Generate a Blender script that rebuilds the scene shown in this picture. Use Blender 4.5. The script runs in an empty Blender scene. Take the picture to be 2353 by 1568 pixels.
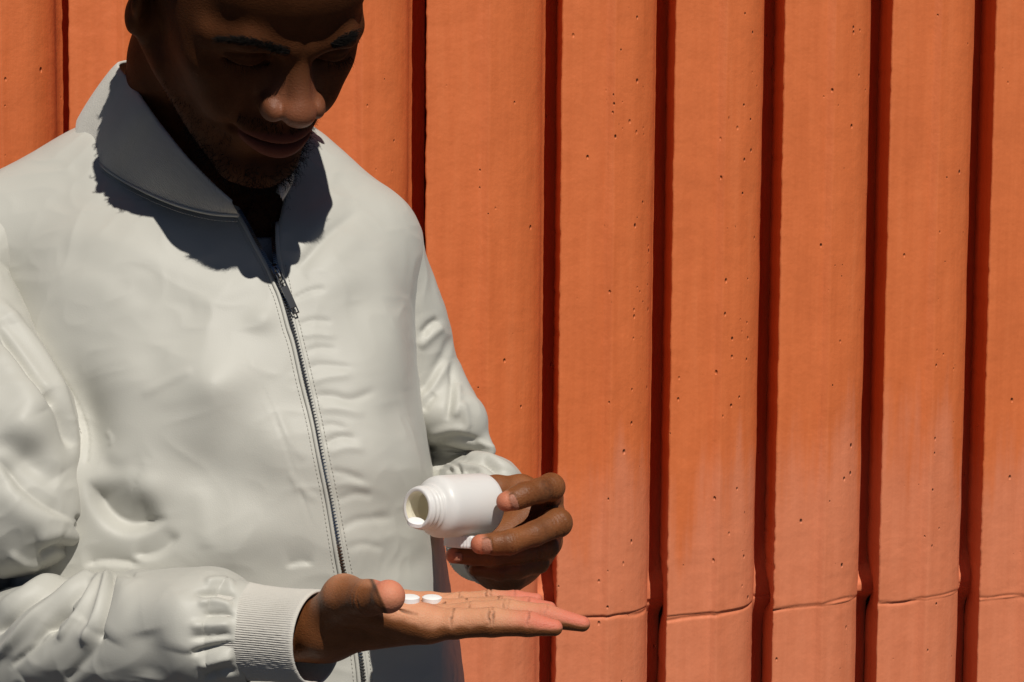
import bpy, bmesh, math, random
import numpy as np
from mathutils import Vector, Matrix
from mathutils.bvhtree import BVHTree

scene = bpy.context.scene
col = scene.collection

# ------------------------------------------------------------------ camera
FPX = 4575.0; CXP, CYP = 1176.5, 784.0           # focal length and centre on a 2353 x 1568 sheet
_p, _ro = math.radians(4.9), math.radians(0.46)
_r = np.array([1.0, 0, 0]); _f = np.array([0, math.cos(_p), -math.sin(_p)]); _u = np.array([0, math.sin(_p), math.cos(_p)])
CAMX = math.cos(_ro) * _r + math.sin(_ro) * _u
CAMU = math.cos(_ro) * _u - math.sin(_ro) * _r
CAMC = np.array([0, 0, 1.5])
def P(x, y, D):
    """the point at depth D (metres along world Y) on the sight line through sheet point x, y"""
    d = _f + CAMX * (x - CXP) / FPX - CAMU * (y - CYP) / FPX
    return CAMC + d * (D / d[1])
def PP(L): return np.array([P(*q) for q in L])
def proj(V):
    d = np.asarray(V) - CAMC; z = d @ _f
    return np.stack([CXP + FPX * (d @ CAMX) / z, CYP - FPX * (d @ CAMU) / z], -1)
def pxr(r, D): return r * D / FPX

cam = bpy.data.cameras.new('camera'); camo = bpy.data.objects.new('camera', cam); col.objects.link(camo)
M4 = Matrix.Identity(4)
for i in range(3):
    M4[i][0] = CAMX[i]; M4[i][1] = CAMU[i]; M4[i][2] = -_f[i]; M4[i][3] = CAMC[i]
camo.matrix_world = M4
cam.sensor_width = 36; cam.lens = 36 * FPX / 2353; cam.clip_start = 0.02; cam.clip_end = 500
scene.camera = camo

# ------------------------------------------------------------------ light
SUN_EL, SUN_AZ = math.radians(52.5), math.radians(18.5)      # azimuth to the right of straight behind the camera
world = bpy.data.worlds.new('World'); scene.world = world; world.use_nodes = True
nt = world.node_tree; bg = nt.nodes['Background']
sky = nt.nodes.new('ShaderNodeTexSky'); sky.sky_type = 'NISHITA'; sky.sun_disc = False
sky.sun_elevation = SUN_EL; sky.sun_rotation = math.pi - SUN_AZ
sky.altitude = 4000; sky.air_density = 0.35; sky.dust_density = 0.1
nt.links.new(sky.outputs[0], bg.inputs[0]); bg.inputs[1].default_value = 0.05
sun = bpy.data.lights.new('sun', 'SUN'); suno = bpy.data.objects.new('sun', sun); col.objects.link(suno)
sun.energy = 5.0; sun.angle = math.radians(0.53); sun.color = (1.0, 0.955, 0.88)
SUND = Vector((math.sin(SUN_AZ) * math.cos(SUN_EL), -math.cos(SUN_AZ) * math.cos(SUN_EL), math.sin(SUN_EL)))  # towards the sun
suno.rotation_euler = SUND.to_track_quat('Z', 'Y').to_euler()
suno.location = (1, -2, 4)
vs = scene.view_settings; vs.view_transform = 'Standard'; vs.look = 'None'; vs.gamma = 1.0; vs.use_curve_mapping = False
vs.exposure = -0.24
scene.cycles.max_bounces = 8; scene.cycles.use_denoising = True

# ------------------------------------------------------------------ shapes as distance fields
def smin(a, b, k):
    h = np.maximum(k - np.abs(a - b), 0.0) / k
    return np.minimum(a, b) - h * h * h * k / 6.0
def smax(a, b, k): return -smin(-a, -b, k)
def sph(p, c, r): return np.linalg.norm(p - np.asarray(c), axis=1) - r
def ell(p, c, r, R=None):
    q = p - np.asarray(c)
    if R is not None: q = q @ R
    r = np.asarray(r, float)
    k0 = np.linalg.norm(q / r, axis=1); k1 = np.linalg.norm(q / (r * r), axis=1)
    return k0 * (k0 - 1.0) / np.maximum(k1, 1e-9)
def cone(p, a, b, r1, r2):
    a = np.asarray(a, float); b = np.asarray(b, float)
    ba = b - a; pa = p - a
    t = np.clip((pa @ ba) / (ba @ ba), 0, 1)
    return np.linalg.norm(pa - t[:, None] * ba, axis=1) - (r1 + (r2 - r1) * t)
def chain(p, pts, rs):
    d = None
    for i in range(len(pts) - 1):
        e = cone(p, pts[i], pts[i + 1], rs[i], rs[i + 1])
        d = e if d is None else np.minimum(d, e)
    return d
def rotm(ax, deg):
    return np.array(Matrix.Rotation(math.radians(deg), 3, ax))

def nets(F, lo, h):
    """surface nets over a dense grid of distances"""
    S = F < 0
    n = np.array(F.shape)
    c = np.zeros(n - 1, np.int8)
    for dx in (0, 1):
        for dy in (0, 1):
            for dz in (0, 1):
                c += S[dx:n[0]-1+dx, dy:n[1]-1+dy, dz:n[2]-1+dz]
    act = (c > 0) & (c < 8)
    idx = np.full(act.shape, -1, np.int64)
    cells = np.argwhere(act); idx[act] = np.arange(len(cells))
    offs = [(0,0,0),(1,0,0),(0,1,0),(1,1,0),(0,0,1),(1,0,1),(0,1,1),(1,1,1)]
    val = np.stack([F[cells[:,0]+o[0], cells[:,1]+o[1], cells[:,2]+o[2]] for o in offs], 1)
    acc = np.zeros((len(cells), 3)); cnt = np.zeros(len(cells))
    for a, b in ((0,1),(2,3),(4,5),(6,7),(0,2),(1,3),(4,6),(5,7),(0,4),(1,5),(2,6),(3,7)):
        va, vb = val[:,a], val[:,b]; m = (va < 0) != (vb < 0)
        t = np.where(m, va / np.where(m, va - vb, 1), 0)
        oa, ob = np.array(offs[a]), np.array(offs[b])
        acc += np.where(m[:,None], oa + t[:,None] * (ob - oa), 0); cnt += m
    V = lo + h * (cells + acc / cnt[:,None])
    Q = []
    for ax in range(3):
        a1, a2 = (ax + 1) % 3, (ax + 2) % 3
        sl0 = [slice(None)] * 3; sl1 = [slice(None)] * 3
        sl0[ax] = slice(0, -1); sl1[ax] = slice(1, None)
        A, B = S[tuple(sl0)], S[tuple(sl1)]
        e = np.argwhere(A != B)
        e = e[(e[:,a1] > 0) & (e[:,a2] > 0) & (e[:,a1] < n[a1]-1) & (e[:,a2] < n[a2]-1)]
        if not len(e): continue
        fl = A[e[:,0], e[:,1], e[:,2]]
        def cid(d1, d2):
            q = e.copy(); q[:,a1] -= d1; q[:,a2] -= d2
            return idx[q[:,0], q[:,1], q[:,2]]
        quad = np.stack([cid(1,1), cid(0,1), cid(0,0), cid(1,0)], 1)
        quad[~fl] = quad[~fl][:, ::-1]
        Q.append(quad)
    Q = np.concatenate(Q); Q = Q[(Q >= 0).all(1)]
    return V, Q

def field_mesh(f, lo, hi, h, slack=1.7, proj_it=2):
    """mesh of the zero surface of f: evaluated only in blocks near the surface"""
    lo = np.asarray(lo, float); hi = np.asarray(hi, float); c = 4
    nb = np.ceil((hi - lo) / (h * c)).astype(int); H = h * c
    g = np.stack(np.meshgrid(*[np.arange(k) for k in nb], indexing='ij'), -1).reshape(-1, 3)
    cen = lo + (g + 0.5) * H
    fc = f(cen)
    near = np.abs(fc) < H * 0.87 * slack
    n = nb * c + 1
    F = np.repeat(np.repeat(np.repeat(np.where(fc < 0, -1.0, 1.0).reshape(nb), c, 0), c, 1), c, 2).astype(np.float32)
    F = np.pad(F, ((0, 1),) * 3, mode='edge')
    mask = np.zeros(n, bool)
    gb = g[near] * c
    for a in range(c + 1):
        for b in range(c + 1):
            for d in range(c + 1):
                mask[gb[:,0]+a, gb[:,1]+b, gb[:,2]+d] = True
    pts = np.argwhere(mask)
    out = np.empty(len(pts), np.float32)
    for s in range(0, len(pts), 200000):
        out[s:s+200000] = f(lo + h * pts[s:s+200000])
    F[mask] = out
    V, Q = nets(F, lo, h)
    for _ in range(proj_it):
        d, gr = f(V), grad(f, V, h * 0.3)
        V = V - np.clip(d, -h, h)[:, None] * gr / np.maximum((gr * gr).sum(1), 0.05)[:, None]
    return V, Q
def grad(f, V, e):
    return np.stack([(f(V + np.eye(3)[i] * e) - f(V - np.eye(3)[i] * e)) / (2 * e) for i in range(3)], 1)
def vnormals(V, Q):
    a = V[Q[:,2]] - V[Q[:,0]]; b = V[Q[:,3]] - V[Q[:,1]]
    fn = np.cross(a, b); N = np.zeros_like(V)
    for k in range(4): np.add.at(N, Q[:,k], fn)
    return N / np.maximum(np.linalg.norm(N, axis=1), 1e-12)[:, None]

# value noise on points
def _hash(i):
    i = i.astype(np.uint64)
    h = (i[:,0] * np.uint64(374761393) + i[:,1] * np.uint64(668265263) + i[:,2] * np.uint64(2147483647)) & np.uint64(0xffffffff)
    h = ((h ^ (h >> np.uint64(13))) * np.uint64(1274126177)) & np.uint64(0xffffffff)
    return ((h ^ (h >> np.uint64(16))) & np.uint64(0xffff)).astype(float) / 32767.5 - 1
def vnoise(p):
    p = np.asarray(p, float) + 1000.0
    i = np.floor(p).astype(np.int64); t = p - i; t = t * t * t * (t * (t * 6 - 15) + 10)
    o = 0
    for dx in (0, 1):
        for dy in (0, 1):
            for dz in (0, 1):
                w = np.abs(1 - dx - t[:,0]) * np.abs(1 - dy - t[:,1]) * np.abs(1 - dz - t[:,2])
                o = o + w * _hash(i + np.array([dx, dy, dz]))
    return o
def fbm(p, octv=3):
    p = np.asarray(p, float); return sum(vnoise(p * 2**k + 17 * k) / 2**k for k in range(octv))

# ------------------------------------------------------------------ objects
def mesh_obj(name, V, Q, mat, parent=None, attrs=None, smooth=True):
    me = bpy.data.meshes.new(name)
    V = np.asarray(V, np.float32)
    if isinstance(Q, np.ndarray):
        k = Q.shape[1]
        me.vertices.add(len(V)); me.vertices.foreach_set('co', V.ravel())
        me.loops.add(Q.size); me.loops.foreach_set('vertex_index', Q.astype(np.int32).ravel())
        me.polygons.add(len(Q)); me.polygons.foreach_set('loop_start', np.arange(0, Q.size, k, dtype=np.int32))
        me.update(calc_edges=True)
    else:
        me.from_pydata(V.tolist(), [], [list(map(int, q)) for q in Q])
    me.validate()
    if smooth: me.polygons.foreach_set('use_smooth', np.ones(len(me.polygons), bool))
    for an, av in (attrs or {}).items():
        at = me.attributes.new(an, 'FLOAT', 'POINT'); at.data.foreach_set('value', np.asarray(av, np.float32))
    if mat: me.materials.append(mat)
    o = bpy.data.objects.new(name, me); col.objects.link(o)
    if parent: o.parent = parent
    return o
def tag(o, label=None, cat=None, group=None, kind=None):
    if label: o['label'] = label
    if cat: o['category'] = cat
    if group: o['group'] = group
    if kind: o['kind'] = kind
    return o
def empty(name, loc):
    o = bpy.data.objects.new(name, None); o.location = loc; o.empty_display_size = 0.05; col.objects.link(o); return o
def adopt(o, parent):
    o.parent = parent; o.matrix_parent_inverse = parent.matrix_basis.inverted(); return o

class MB:
    """collects tubes, boxes, lathes into one mesh"""
    def __init__(s): s.V = []; s.F = []
    def add(s, V, F):
        b = len(s.V); s.V += [tuple(map(float, v)) for v in V]; s.F += [[b + i for i in f] for f in F]
    def tube(s, pts, rs, n=6, cap=True):
        pts = np.asarray(pts, float); m = len(pts)
        if np.isscalar(rs): rs = [rs] * m
        T = np.gradient(pts, axis=0); T /= np.maximum(np.linalg.norm(T, axis=1), 1e-12)[:, None]
        a = np.array([0, 0, 1.0]) if abs(T[0][2]) < 0.9 else np.array([1.0, 0, 0])
        V = []
        for i in range(m):
            a = a - T[i] * (a @ T[i]); a /= max(np.linalg.norm(a), 1e-12); b = np.cross(T[i], a)
            for j in range(n):
                t = 2 * math.pi * j / n
                V.append(pts[i] + rs[i] * (a * math.cos(t) + b * math.sin(t)))
        Fs = [[i*n+j, i*n+(j+1)%n, (i+1)*n+(j+1)%n, (i+1)*n+j] for i in range(m-1) for j in range(n)]
        if cap: Fs += [list(range(n))[::-1], [(m-1)*n+j for j in range(n)]]
        s.add(V, Fs)
    def box(s, c, X, Y, Z):
        c, X, Y, Z = map(np.asarray, (c, X, Y, Z))
        V = [c + a*X + b*Y + d*Z for a in (-1,1) for b in (-1,1) for d in (-1,1)]
        s.add(V, [[0,1,3,2],[4,6,7,5],[0,4,5,1],[2,3,7,6],[0,2,6,4],[1,5,7,3]])
    def lathe(s, prof, o, A, n=48, ripple=None):
        """prof: (r, h) pairs; o origin; A axis"""
        A = np.asarray(A, float); A /= np.linalg.norm(A)
        a = np.cross(A, [0, 0, 1.0]); a /= np.linalg.norm(a); b = np.cross(A, a)
        V = []
        for k, (r, h) in enumerate(prof):
            for j in range(n):
                t = 2 * math.pi * j / n
                rr = r * (1 + (ripple(k, j) if ripple else 0))
                V.append(np.asarray(o) + A * h + rr * (a * math.cos(t) + b * math.sin(t)))
        m = len(prof)
        s.add(V, [[i*n+j, i*n+(j+1)%n, (i+1)*n+(j+1)%n, (i+1)*n+j] for i in range(m-1) for j in range(n)])
    def build(s, name, mat, parent=None, smooth=True):
        return mesh_obj(name, np.array(s.V), s.F, mat, parent, smooth=smooth)

def spline(pts, n):
    """Catmull-Rom through points"""
    p = np.asarray(pts, float); p = np.vstack([2*p[0]-p[1], p, 2*p[-1]-p[-2]]); m = len(p) - 3
    u = np.linspace(0, m, n); i = np.minimum(u.astype(int), m - 1); t = (u - i)[:, None]
    a, b, c, d = p[i], p[i+1], p[i+2], p[i+3]
    return 0.5 * (2*b + (c-a)*t + (2*a-5*b+4*c-d)*t*t + (3*b-a-3*c+d)*t**3)

# ------------------------------------------------------------------ materials
class NB:
    def __init__(s, name):
        s.m = bpy.data.materials.new(name); s.m.use_nodes = True; s.t = s.m.node_tree; s.N = s.t.nodes
        s.b = s.N['Principled BSDF']
    def n(s, ty, **k):
        o = s.N.new(ty)
        for a, b in k.items():
            if a.startswith('_'): o.inputs[a[1:].replace('_', ' ')].default_value = b
            else: setattr(o, a, b)
        return o
    def l(s, a, b): s.t.links.new(a, b)
    def coord(s, scale=(1, 1, 1)):
        tc = s.n('ShaderNodeTexCoord'); mp = s.n('ShaderNodeMapping'); mp.inputs['Scale'].default_value = scale
        s.l(tc.outputs['Object'], mp.inputs[0]); return mp.outputs[0]
    def noise(s, co, scale, detail=4, rough=0.55):
        o = s.n('ShaderNodeTexNoise', _Scale=scale, _Detail=detail, _Roughness=rough); s.l(co, o.inputs['Vector']); return o.outputs[0]
    def ramp(s, x, stops):
        r = s.n('ShaderNodeValToRGB'); e = r.color_ramp.elements
        while len(e) < len(stops): e.new(0.5)
        for k, (p, c) in enumerate(stops):
            e[k].position = p; e[k].color = c if len(c) == 4 else (*c, 1)
        s.l(x, r.inputs[0]); return r.outputs[0]
    def mix(s, fac, a, b, mode='MIX'):
        o = s.n('ShaderNodeMix', data_type='RGBA', blend_type=mode)
        for x, i in ((fac, 0), (a, 6), (b, 7)):
            if hasattr(x, 'links') or hasattr(x, 'is_linked'): s.l(x, o.inputs[i])
            else: o.inputs[i].default_value = x if i == 0 else ((*x, 1) if len(x) == 3 else x)
        return o.outputs[2]
    def math(s, op, a, b=None, c=None, clamp=False):
        o = s.n('ShaderNodeMath', operation=op, use_clamp=clamp)
        for i, x in enumerate((a, b, c)):
            if x is None: continue
            if hasattr(x, 'is_linked'): s.l(x, o.inputs[i])
            else: o.inputs[i].default_value = x
        return o.outputs[0]
    def attr(s, name): return s.n('ShaderNodeAttribute', attribute_name=name).outputs['Fac']
    def bump(s, hgt, dist, strength=1.0, prev=None):
        o = s.n('ShaderNodeBump'); o.inputs['Distance'].default_value = dist; o.inputs['Strength'].default_value = strength
        s.l(hgt, o.inputs['Height'])
        if prev is not None: s.l(prev, o.inputs['Normal'])
        return o.outputs[0]
    def set(s, **k):
        for a, v in k.items():
            i = s.b.inputs[a.replace('_', ' ')]
            if hasattr(v, 'is_linked'): s.l(v, i)
            else: i.default_value = (*v, 1) if isinstance(v, tuple) and len(v) == 3 and i.type == 'RGBA' else v
        return s.m
def simple(name, c, rough=0.5, metal=0.0, **k):
    b = NB(name); b.set(Base_Color=c, Roughness=rough, Metallic=metal, **k); return b.m
# ------------------------------------------------------------------ head (centimetres, x to his left, y forward, z up, origin between the ear canals)
HY, HP, HR = math.radians(34.4), math.radians(39.0), math.radians(-6.0)
HT = CAMC + (np.array([-0.2007, 1.491, 1.6167]) - CAMC) * 0.983; HS = 0.01
def _rot(a, b, c):
    cy, sy, cp, sp, cr, sr = math.cos(a), math.sin(a), math.cos(b), math.sin(b), math.cos(c), math.sin(c)
    return np.array([[cy,-sy,0],[sy,cy,0],[0,0,1]]) @ np.array([[1,0,0],[0,cp,-sp],[0,sp,cp]]) @ np.array([[cr,0,sr],[0,1,0],[-sr,0,cr]]) @ np.diag([1,-1,1.0])
HRM = _rot(HY, HP, HR)
def head_to_world(q): return HT + HS * np.asarray(q, float) @ HRM.T
def world_to_head(p): return ((np.asarray(p) - HT) @ HRM) / HS

def head_sdf(p):
    x, y, z = p[:,0], p[:,1], p[:,2]
    q = np.stack([np.abs(x), y, z], 1)
    d = ell(q, (0, -0.6, 4.6), (7.3, 9.4, 8.0))                       # skull
    d = smin(d, ell(q, (0, 2.6, -0.6), (6.2, 6.5, 7.2)), 2.5)            # face mass
    d = smin(d, ell(q, (0, 5.6, 6.2), (5.6, 3.9, 4.4)), 2.0)            # forehead
    d = smin(d, cone(q, (4.7, 0.4, -4.3), (1.7, 7.0, -8.2), 1.4, 1.5), 3.0)   # jaw
    d = smin(d, ell(q, (0, 4.4, -5.4), (4.5, 4.6, 3.8)), 2.0)
    d = smin(d, ell(q, (4.4, 3.6, 2.4), (2.1, 3.0, 3.2)), 2.5)          # temple
    d = smin(d, ell(q, (3.9, 5.7, 0.1), (2.1, 2.0, 1.9)), 2.8)          # cheekbone
    d = smin(d, ell(q, (3.1, 6.7, -2.2), (1.8, 1.8, 2.0)), 2.4)         # smiling cheek
    d = smin(d, cone(q, (0.6, 9.0, 3.2), (3.4, 8.45, 3.55), 0.75, 0.7), 2.2)   # brow ridge
    d = smin(d, cone(q, (3.4, 8.45, 3.55), (5.3, 6.4, 2.9), 0.7, 0.6), 2.2)
    d = smax(d, -ell(q, (3.1, 9.3, 2.0), (1.75, 1.5, 1.05)), 1.2)       # eye socket
    d = smin(d, ell(q, (3.2, 7.35, 2.25), (1.5, 1.35, 1.25)), 0.45)     # lidded eye
    # lids: the crease above and the dark slit under the lowered upper lid
    ex = q[:,0] - 3.2
    def arc(x0, z0, curve, yb): return np.sqrt((q[:,2] - (z0 + curve * ex * ex))**2 + np.minimum(np.abs(q[:,1] - yb), 0)**2)
    on = np.clip(1 - (np.abs(ex) / 1.75)**4, 0, 1) * (q[:,1] > 6.2)
    zl = 1.42 + 0.085 * ex * ex                                        # lash line
    d = d + on * (0.30 * np.exp(-((z - zl) / 0.12)**2)) - on * 0.16 * np.exp(-((z - zl - 0.32) / 0.20)**2)
    zc = 2.55 - 0.10 * ex * ex
    d = d + on * 0.13 * np.exp(-((z - zc) / 0.10)**2)
    # nose
    d = smin(d, cone(q, (0, 8.9, 3.0), (0, 11.0, -0.1), 0.62, 0.85), 1.0)
    d = smin(d, cone(q, (0.35, 9.0, 1.5), (0.75, 9.6, -0.4), 0.8, 1.1), 0.9)
    n = ell(q, (0, 11.15, -0.72), (1.28, 1.15, 1.08))
    al = ell(q, (1.62, 10.05, -0.98), (0.88, 1.25, 0.88))
    n = smin(n, al, 0.45)
    n = smin(n, cone(q, (0, 11.2, -1.25), (0, 10.0, -1.75), 0.42, 0.5), 0.4)
    d = smin(d, n, 0.55)
    d = smax(d, -ell(q, (0.85, 10.45, -1.95), (0.48, 0.75, 0.55)), 0.25)  # nostril
    d = d + 0.10 * np.exp(-(((q[:,0] - 2.62)/0.25)**2 + ((z + 0.75)/0.75)**2)) * (y > 8)
    # mouth
    d = smin(d, ell(q, (0, 7.7, -3.6), (3.2, 2.45, 2.3)), 1.6)
    xm = np.abs(x); lift = 0.03 * xm * xm                               # corners drawn up in a slight smile
    ym = 10.05 - 0.155 * xm * xm
    zm = -4.25 + lift
    w = np.clip(1 - (xm / 2.9)**2, 0.0, 1)
    ul = np.sqrt((y - ym + 0.05)**2 + (1.05 * (z - zm - 0.42 * np.sqrt(w)))**2) - 0.55 * w**0.6
    ll = np.sqrt((y - ym + 0.1)**2 + (0.95 * (z - zm + 0.58 * np.sqrt(w)))**2) - 0.72 * w**0.6
    d = smin(d, ul + (w <= 0.02), 0.35); d = smin(d, ll + (w <= 0.02), 0.35)
    wm = np.clip(1 - (xm / 3.15)**4, 0, 1) * (y > 6)
    d = d + 0.42 * wm * np.exp(-((z - zm) / 0.11)**2)                      # line between the lips
    d = d + 0.30 * np.exp(-(((xm - 3.15) / 0.35)**2 + ((z - zm) / 0.4)**2)) * (y > 6)
    d = d + 0.12 * np.exp(-((xm / 0.33)**2 + ((z + 2.65) / 0.5)**2)) * (y > 8)  # philtrum
    d = smin(d, ell(q, (0, 7.7, -8.3), (1.9, 1.8, 1.6)), 1.8)             # chin
    d = d + 0.22 * np.exp(-((xm / 1.8)**2 + ((z + 6.5) / 0.6)**2)) * (y > 6)
    # fold from nose to mouth corner
    tt = np.clip((-0.9 - z) / 3.4, -0.3, 1.25); fx = 2.6 + 1.25 * tt
    d = d + 0.15 * np.exp(-((xm - fx) / 0.45)**2) * np.clip(1 - ((tt - 0.5) / 0.62)**4, 0, 1) * (y > 5.5)
    # ears
    Re = rotm('Z', -24) @ rotm('X', -10)
    eq = (q - np.array([7.45, -1.6, 0.9])) @ Re
    e = ell(eq, (0, 0, 0.3), (0.55, 1.75, 3.0))
    e = smin(e, ell(eq, (0.0, 0.35, -2.5), (0.5, 0.95, 1.0)), 0.8)
    e = smax(e, -ell(eq, (0.75, 0.35, 0.3), (0.7, 1.05, 2.0)), 0.3)
    e = smin(e, ell(eq, (0.15, 1.15, -0.3), (0.4, 0.5, 0.8)), 0.3)
    d = smin(d, e, 0.5)
    return d
NECK = [P(470, 330, 1.63), P(470, 150, 1.57), head_to_world((0, -2.5, 1))]
def neck_sdf(p):
    d = cone(p, NECK[0], NECK[1], 0.068, 0.055)
    d = smin(d, cone(p, NECK[1], NECK[2], 0.055, 0.056), 0.03)
    # the muscle from behind the ear to the collar bone
    d = smin(d, cone(p, head_to_world((-6.0, -2.5, -2.0)), P(565, 480, 1.545), 0.015, 0.009), 0.04)
    d = smin(d, cone(p, P(500, 330, 1.62), P(597, 560, 1.553), 0.05, 0.042), 0.04)
    d = smin(d, cone(p, P(470, 330, 1.63), P(520, 560, 1.60), 0.068, 0.085), 0.05)
    return d
def skin_head(p):
    d = head_sdf(world_to_head(p)) * HS
    return smin(d, neck_sdf(p), 0.022)
# ------------------------------------------------------------------ hands
def finger(p, pts, rs, k=0.004):
    """a finger: phalanges as tapering cones, slightly thicker at the joints, pad at the tip"""
    d = None
    for i in range(len(pts) - 1):
        e = cone(p, pts[i], pts[i + 1], rs[i], rs[i + 1])
        d = e if d is None else smin(d, e, k)
    return d
def palm_of(parts, k):
    d = parts[0]
    for e in parts[1:]: d = smin(d, e, k)
    return d
def groove(p, a, b, w, dep):
    """depth to add along a crease from a to b"""
    a = np.asarray(a); b = np.asarray(b); ba = b - a; pa = p - a
    t = np.clip((pa @ ba) / (ba @ ba), 0, 1)
    dd = ((pa - t[:, None] * ba)**2).sum(1)
    return dep * np.exp(-dd / (w * w)) * (0.4 + 0.6 * np.sin(np.pi * np.clip(t, 0.05, 0.95)))
def knuckle_rings(p, c, ax, rad, n, gap, w, dep, side=None):
    """n fine skin folds round a joint, on the side of the joint facing `side`"""
    c = np.asarray(c); ax = np.asarray(ax, float); ax /= np.linalg.norm(ax)
    out = np.zeros(len(p)); m = ((p - c)**2).sum(1) < (rad * 2.2)**2
    if not m.any(): return out
    pm = p[m]; q = pm - c; t = q @ ax; rr = np.sqrt(np.maximum((q * q).sum(1) - t * t, 0))
    near = np.exp(-(rr / (rad * 1.35))**8) * (0.55 + 0.45 * vnoise(pm * 180 + 5))
    if side is not None:
        s = np.asarray(side, float); s /= np.linalg.norm(s)
        near = near * np.clip((q @ s) / rad * 1.3, 0, 1)
    t = t + 0.0011 * vnoise(pm * 260) + 0.0006 * vnoise(pm * 700)
    o = sum(np.exp(-((t - (i - (n - 1) / 2) * gap) / w)**2) for i in range(n))
    out[m] = dep * near * o
    return out

# --- his right hand, palm up, thumb towards the camera
A_index = PP([(985,1436,1.272),(1046,1433,1.268),(1132,1430,1.264),(1214,1434,1.262),(1274,1443,1.261)])
A_middle = PP([(1000,1422,1.294),(1085,1414,1.292),(1165,1408,1.290),(1254,1416,1.286),(1338,1434,1.283)])
A_ring = PP([(995,1404,1.316),(1075,1401,1.316),(1150,1396,1.314),(1215,1396,1.312),(1262,1399,1.311)])
A_pinky = PP([(985,1392,1.340),(1060,1386,1.340),(1125,1378,1.338),(1185,1377,1.337),(1233,1378,1.336)])
A_thumb = PP([(745,1418,1.290),(790,1371,1.268),(848,1374,1.243),(891,1372,1.226)])
A_wrist = PP([(640,1462,1.31),(735,1455,1.31)])
def hand_a(p):
    s = pxr(1, 1.28)
    fi = [finger(p, A_index, np.array([40, 35, 33.5, 28.5, 19]) * s), finger(p, A_middle, np.array([37, 33, 31, 28, 18.5]) * s),
          finger(p, A_ring, np.array([34, 29, 27, 24, 17]) * s), finger(p, A_pinky, np.array([30, 26, 23, 20.5, 15]) * s)]
    th = finger(p, A_thumb, np.array([46, 47, 36.5, 33]) * s, 0.008)
    th = smin(th, sph(p, P(893, 1371, 1.224), 35 * s), 0.004)
    W = P(745, 1452, 1.312)
    met = [cone(p, P(790, 1452, 1.290), A_index[0], 48*s, 40*s), cone(p, P(780, 1446, 1.308), A_middle[0], 48*s, 37*s),
           cone(p, P(780, 1436, 1.326), A_ring[0], 46*s, 34*s), cone(p, P(785, 1424, 1.345), A_pinky[0], 42*s, 31*s)]
    palm = palm_of(met, 0.020)
    palm = smin(palm, ell(p, P(880, 1398, 1.345), (0.032, 0.014, 0.0135)), 0.012)        # heel on the little finger side
    palm = smin(palm, cone(p, A_wrist[0], W, 62*s, 58*s), 0.03)
    palm = smin(palm, cone(p, P(735, 1455, 1.33), P(735, 1455, 1.295), 52*s, 50*s), 0.02)
    palm = smin(palm, th, 0.020)
    palm = smin(palm, cone(p, P(820, 1400, 1.268), P(960, 1425, 1.268), 34*s, 36*s), 0.015)  # web between thumb and index
    d = None
    for f_ in fi:
        e = smin(palm, f_, 0.008)
        d = e if d is None else smin(d, e, 0.0012)
    d = d + 0.0035 * np.exp(-(((p - P(955, 1385, 1.305)) / np.array([0.026, 0.020, 0.012]))**2).sum(1))      # hollow of the palm
    ax = A_thumb[2] - A_thumb[1]
    d = d + knuckle_rings(p, A_thumb[2], ax, 40*s, 3, 0.0035, 0.0007, 0.0006, (-0.4, -1, 0.2))
    return d + creases_a(p)
def creases_a(p):
    s = pxr(1, 1.28)
    g = 0
    for F, w in ((A_index, 34), (A_middle, 32), (A_ring, 28), (A_pinky, 24)):
        for j, dep in ((1, 0.0018), (2, 0.0017), (3, 0.0013)):
            ax = F[j + 1] - F[j - 1]; up = np.array([0, -0.25, 1.0])
            g = g + knuckle_rings(p, F[j], ax, w * s, 2 if j == 2 else 1, 0.0028, 0.0006, dep, up)
    for L, dep in (([(905,1400,1.262),(955,1412,1.258),(985,1432,1.248),(1000,1446,1.24)], 0.0020), ([(920,1397,1.27),(1000,1392,1.30),(1060,1378,1.335)], 0.0018),
                   ([(1000,1345,1.345),(1000,1365,1.32),(1030,1385,1.30)], 0.0018), ([(870,1410,1.25),(930,1415,1.25),(965,1422,1.248)], 0.0007),
                   ([(1030,1402,1.26),(1046,1412,1.25),(1046,1440,1.24)], 0.0016), ([(1060,1372,1.335),(1120,1395,1.305),(1090,1408,1.28)], 0.0014), ([(930,1380,1.32),(990,1372,1.33),(1040,1362,1.34)], 0.0012)):
        q = PP(L)
        for i in range(len(q) - 1): g = g + groove(p, q[i], q[i + 1], 0.0009, dep)
    return g

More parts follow.
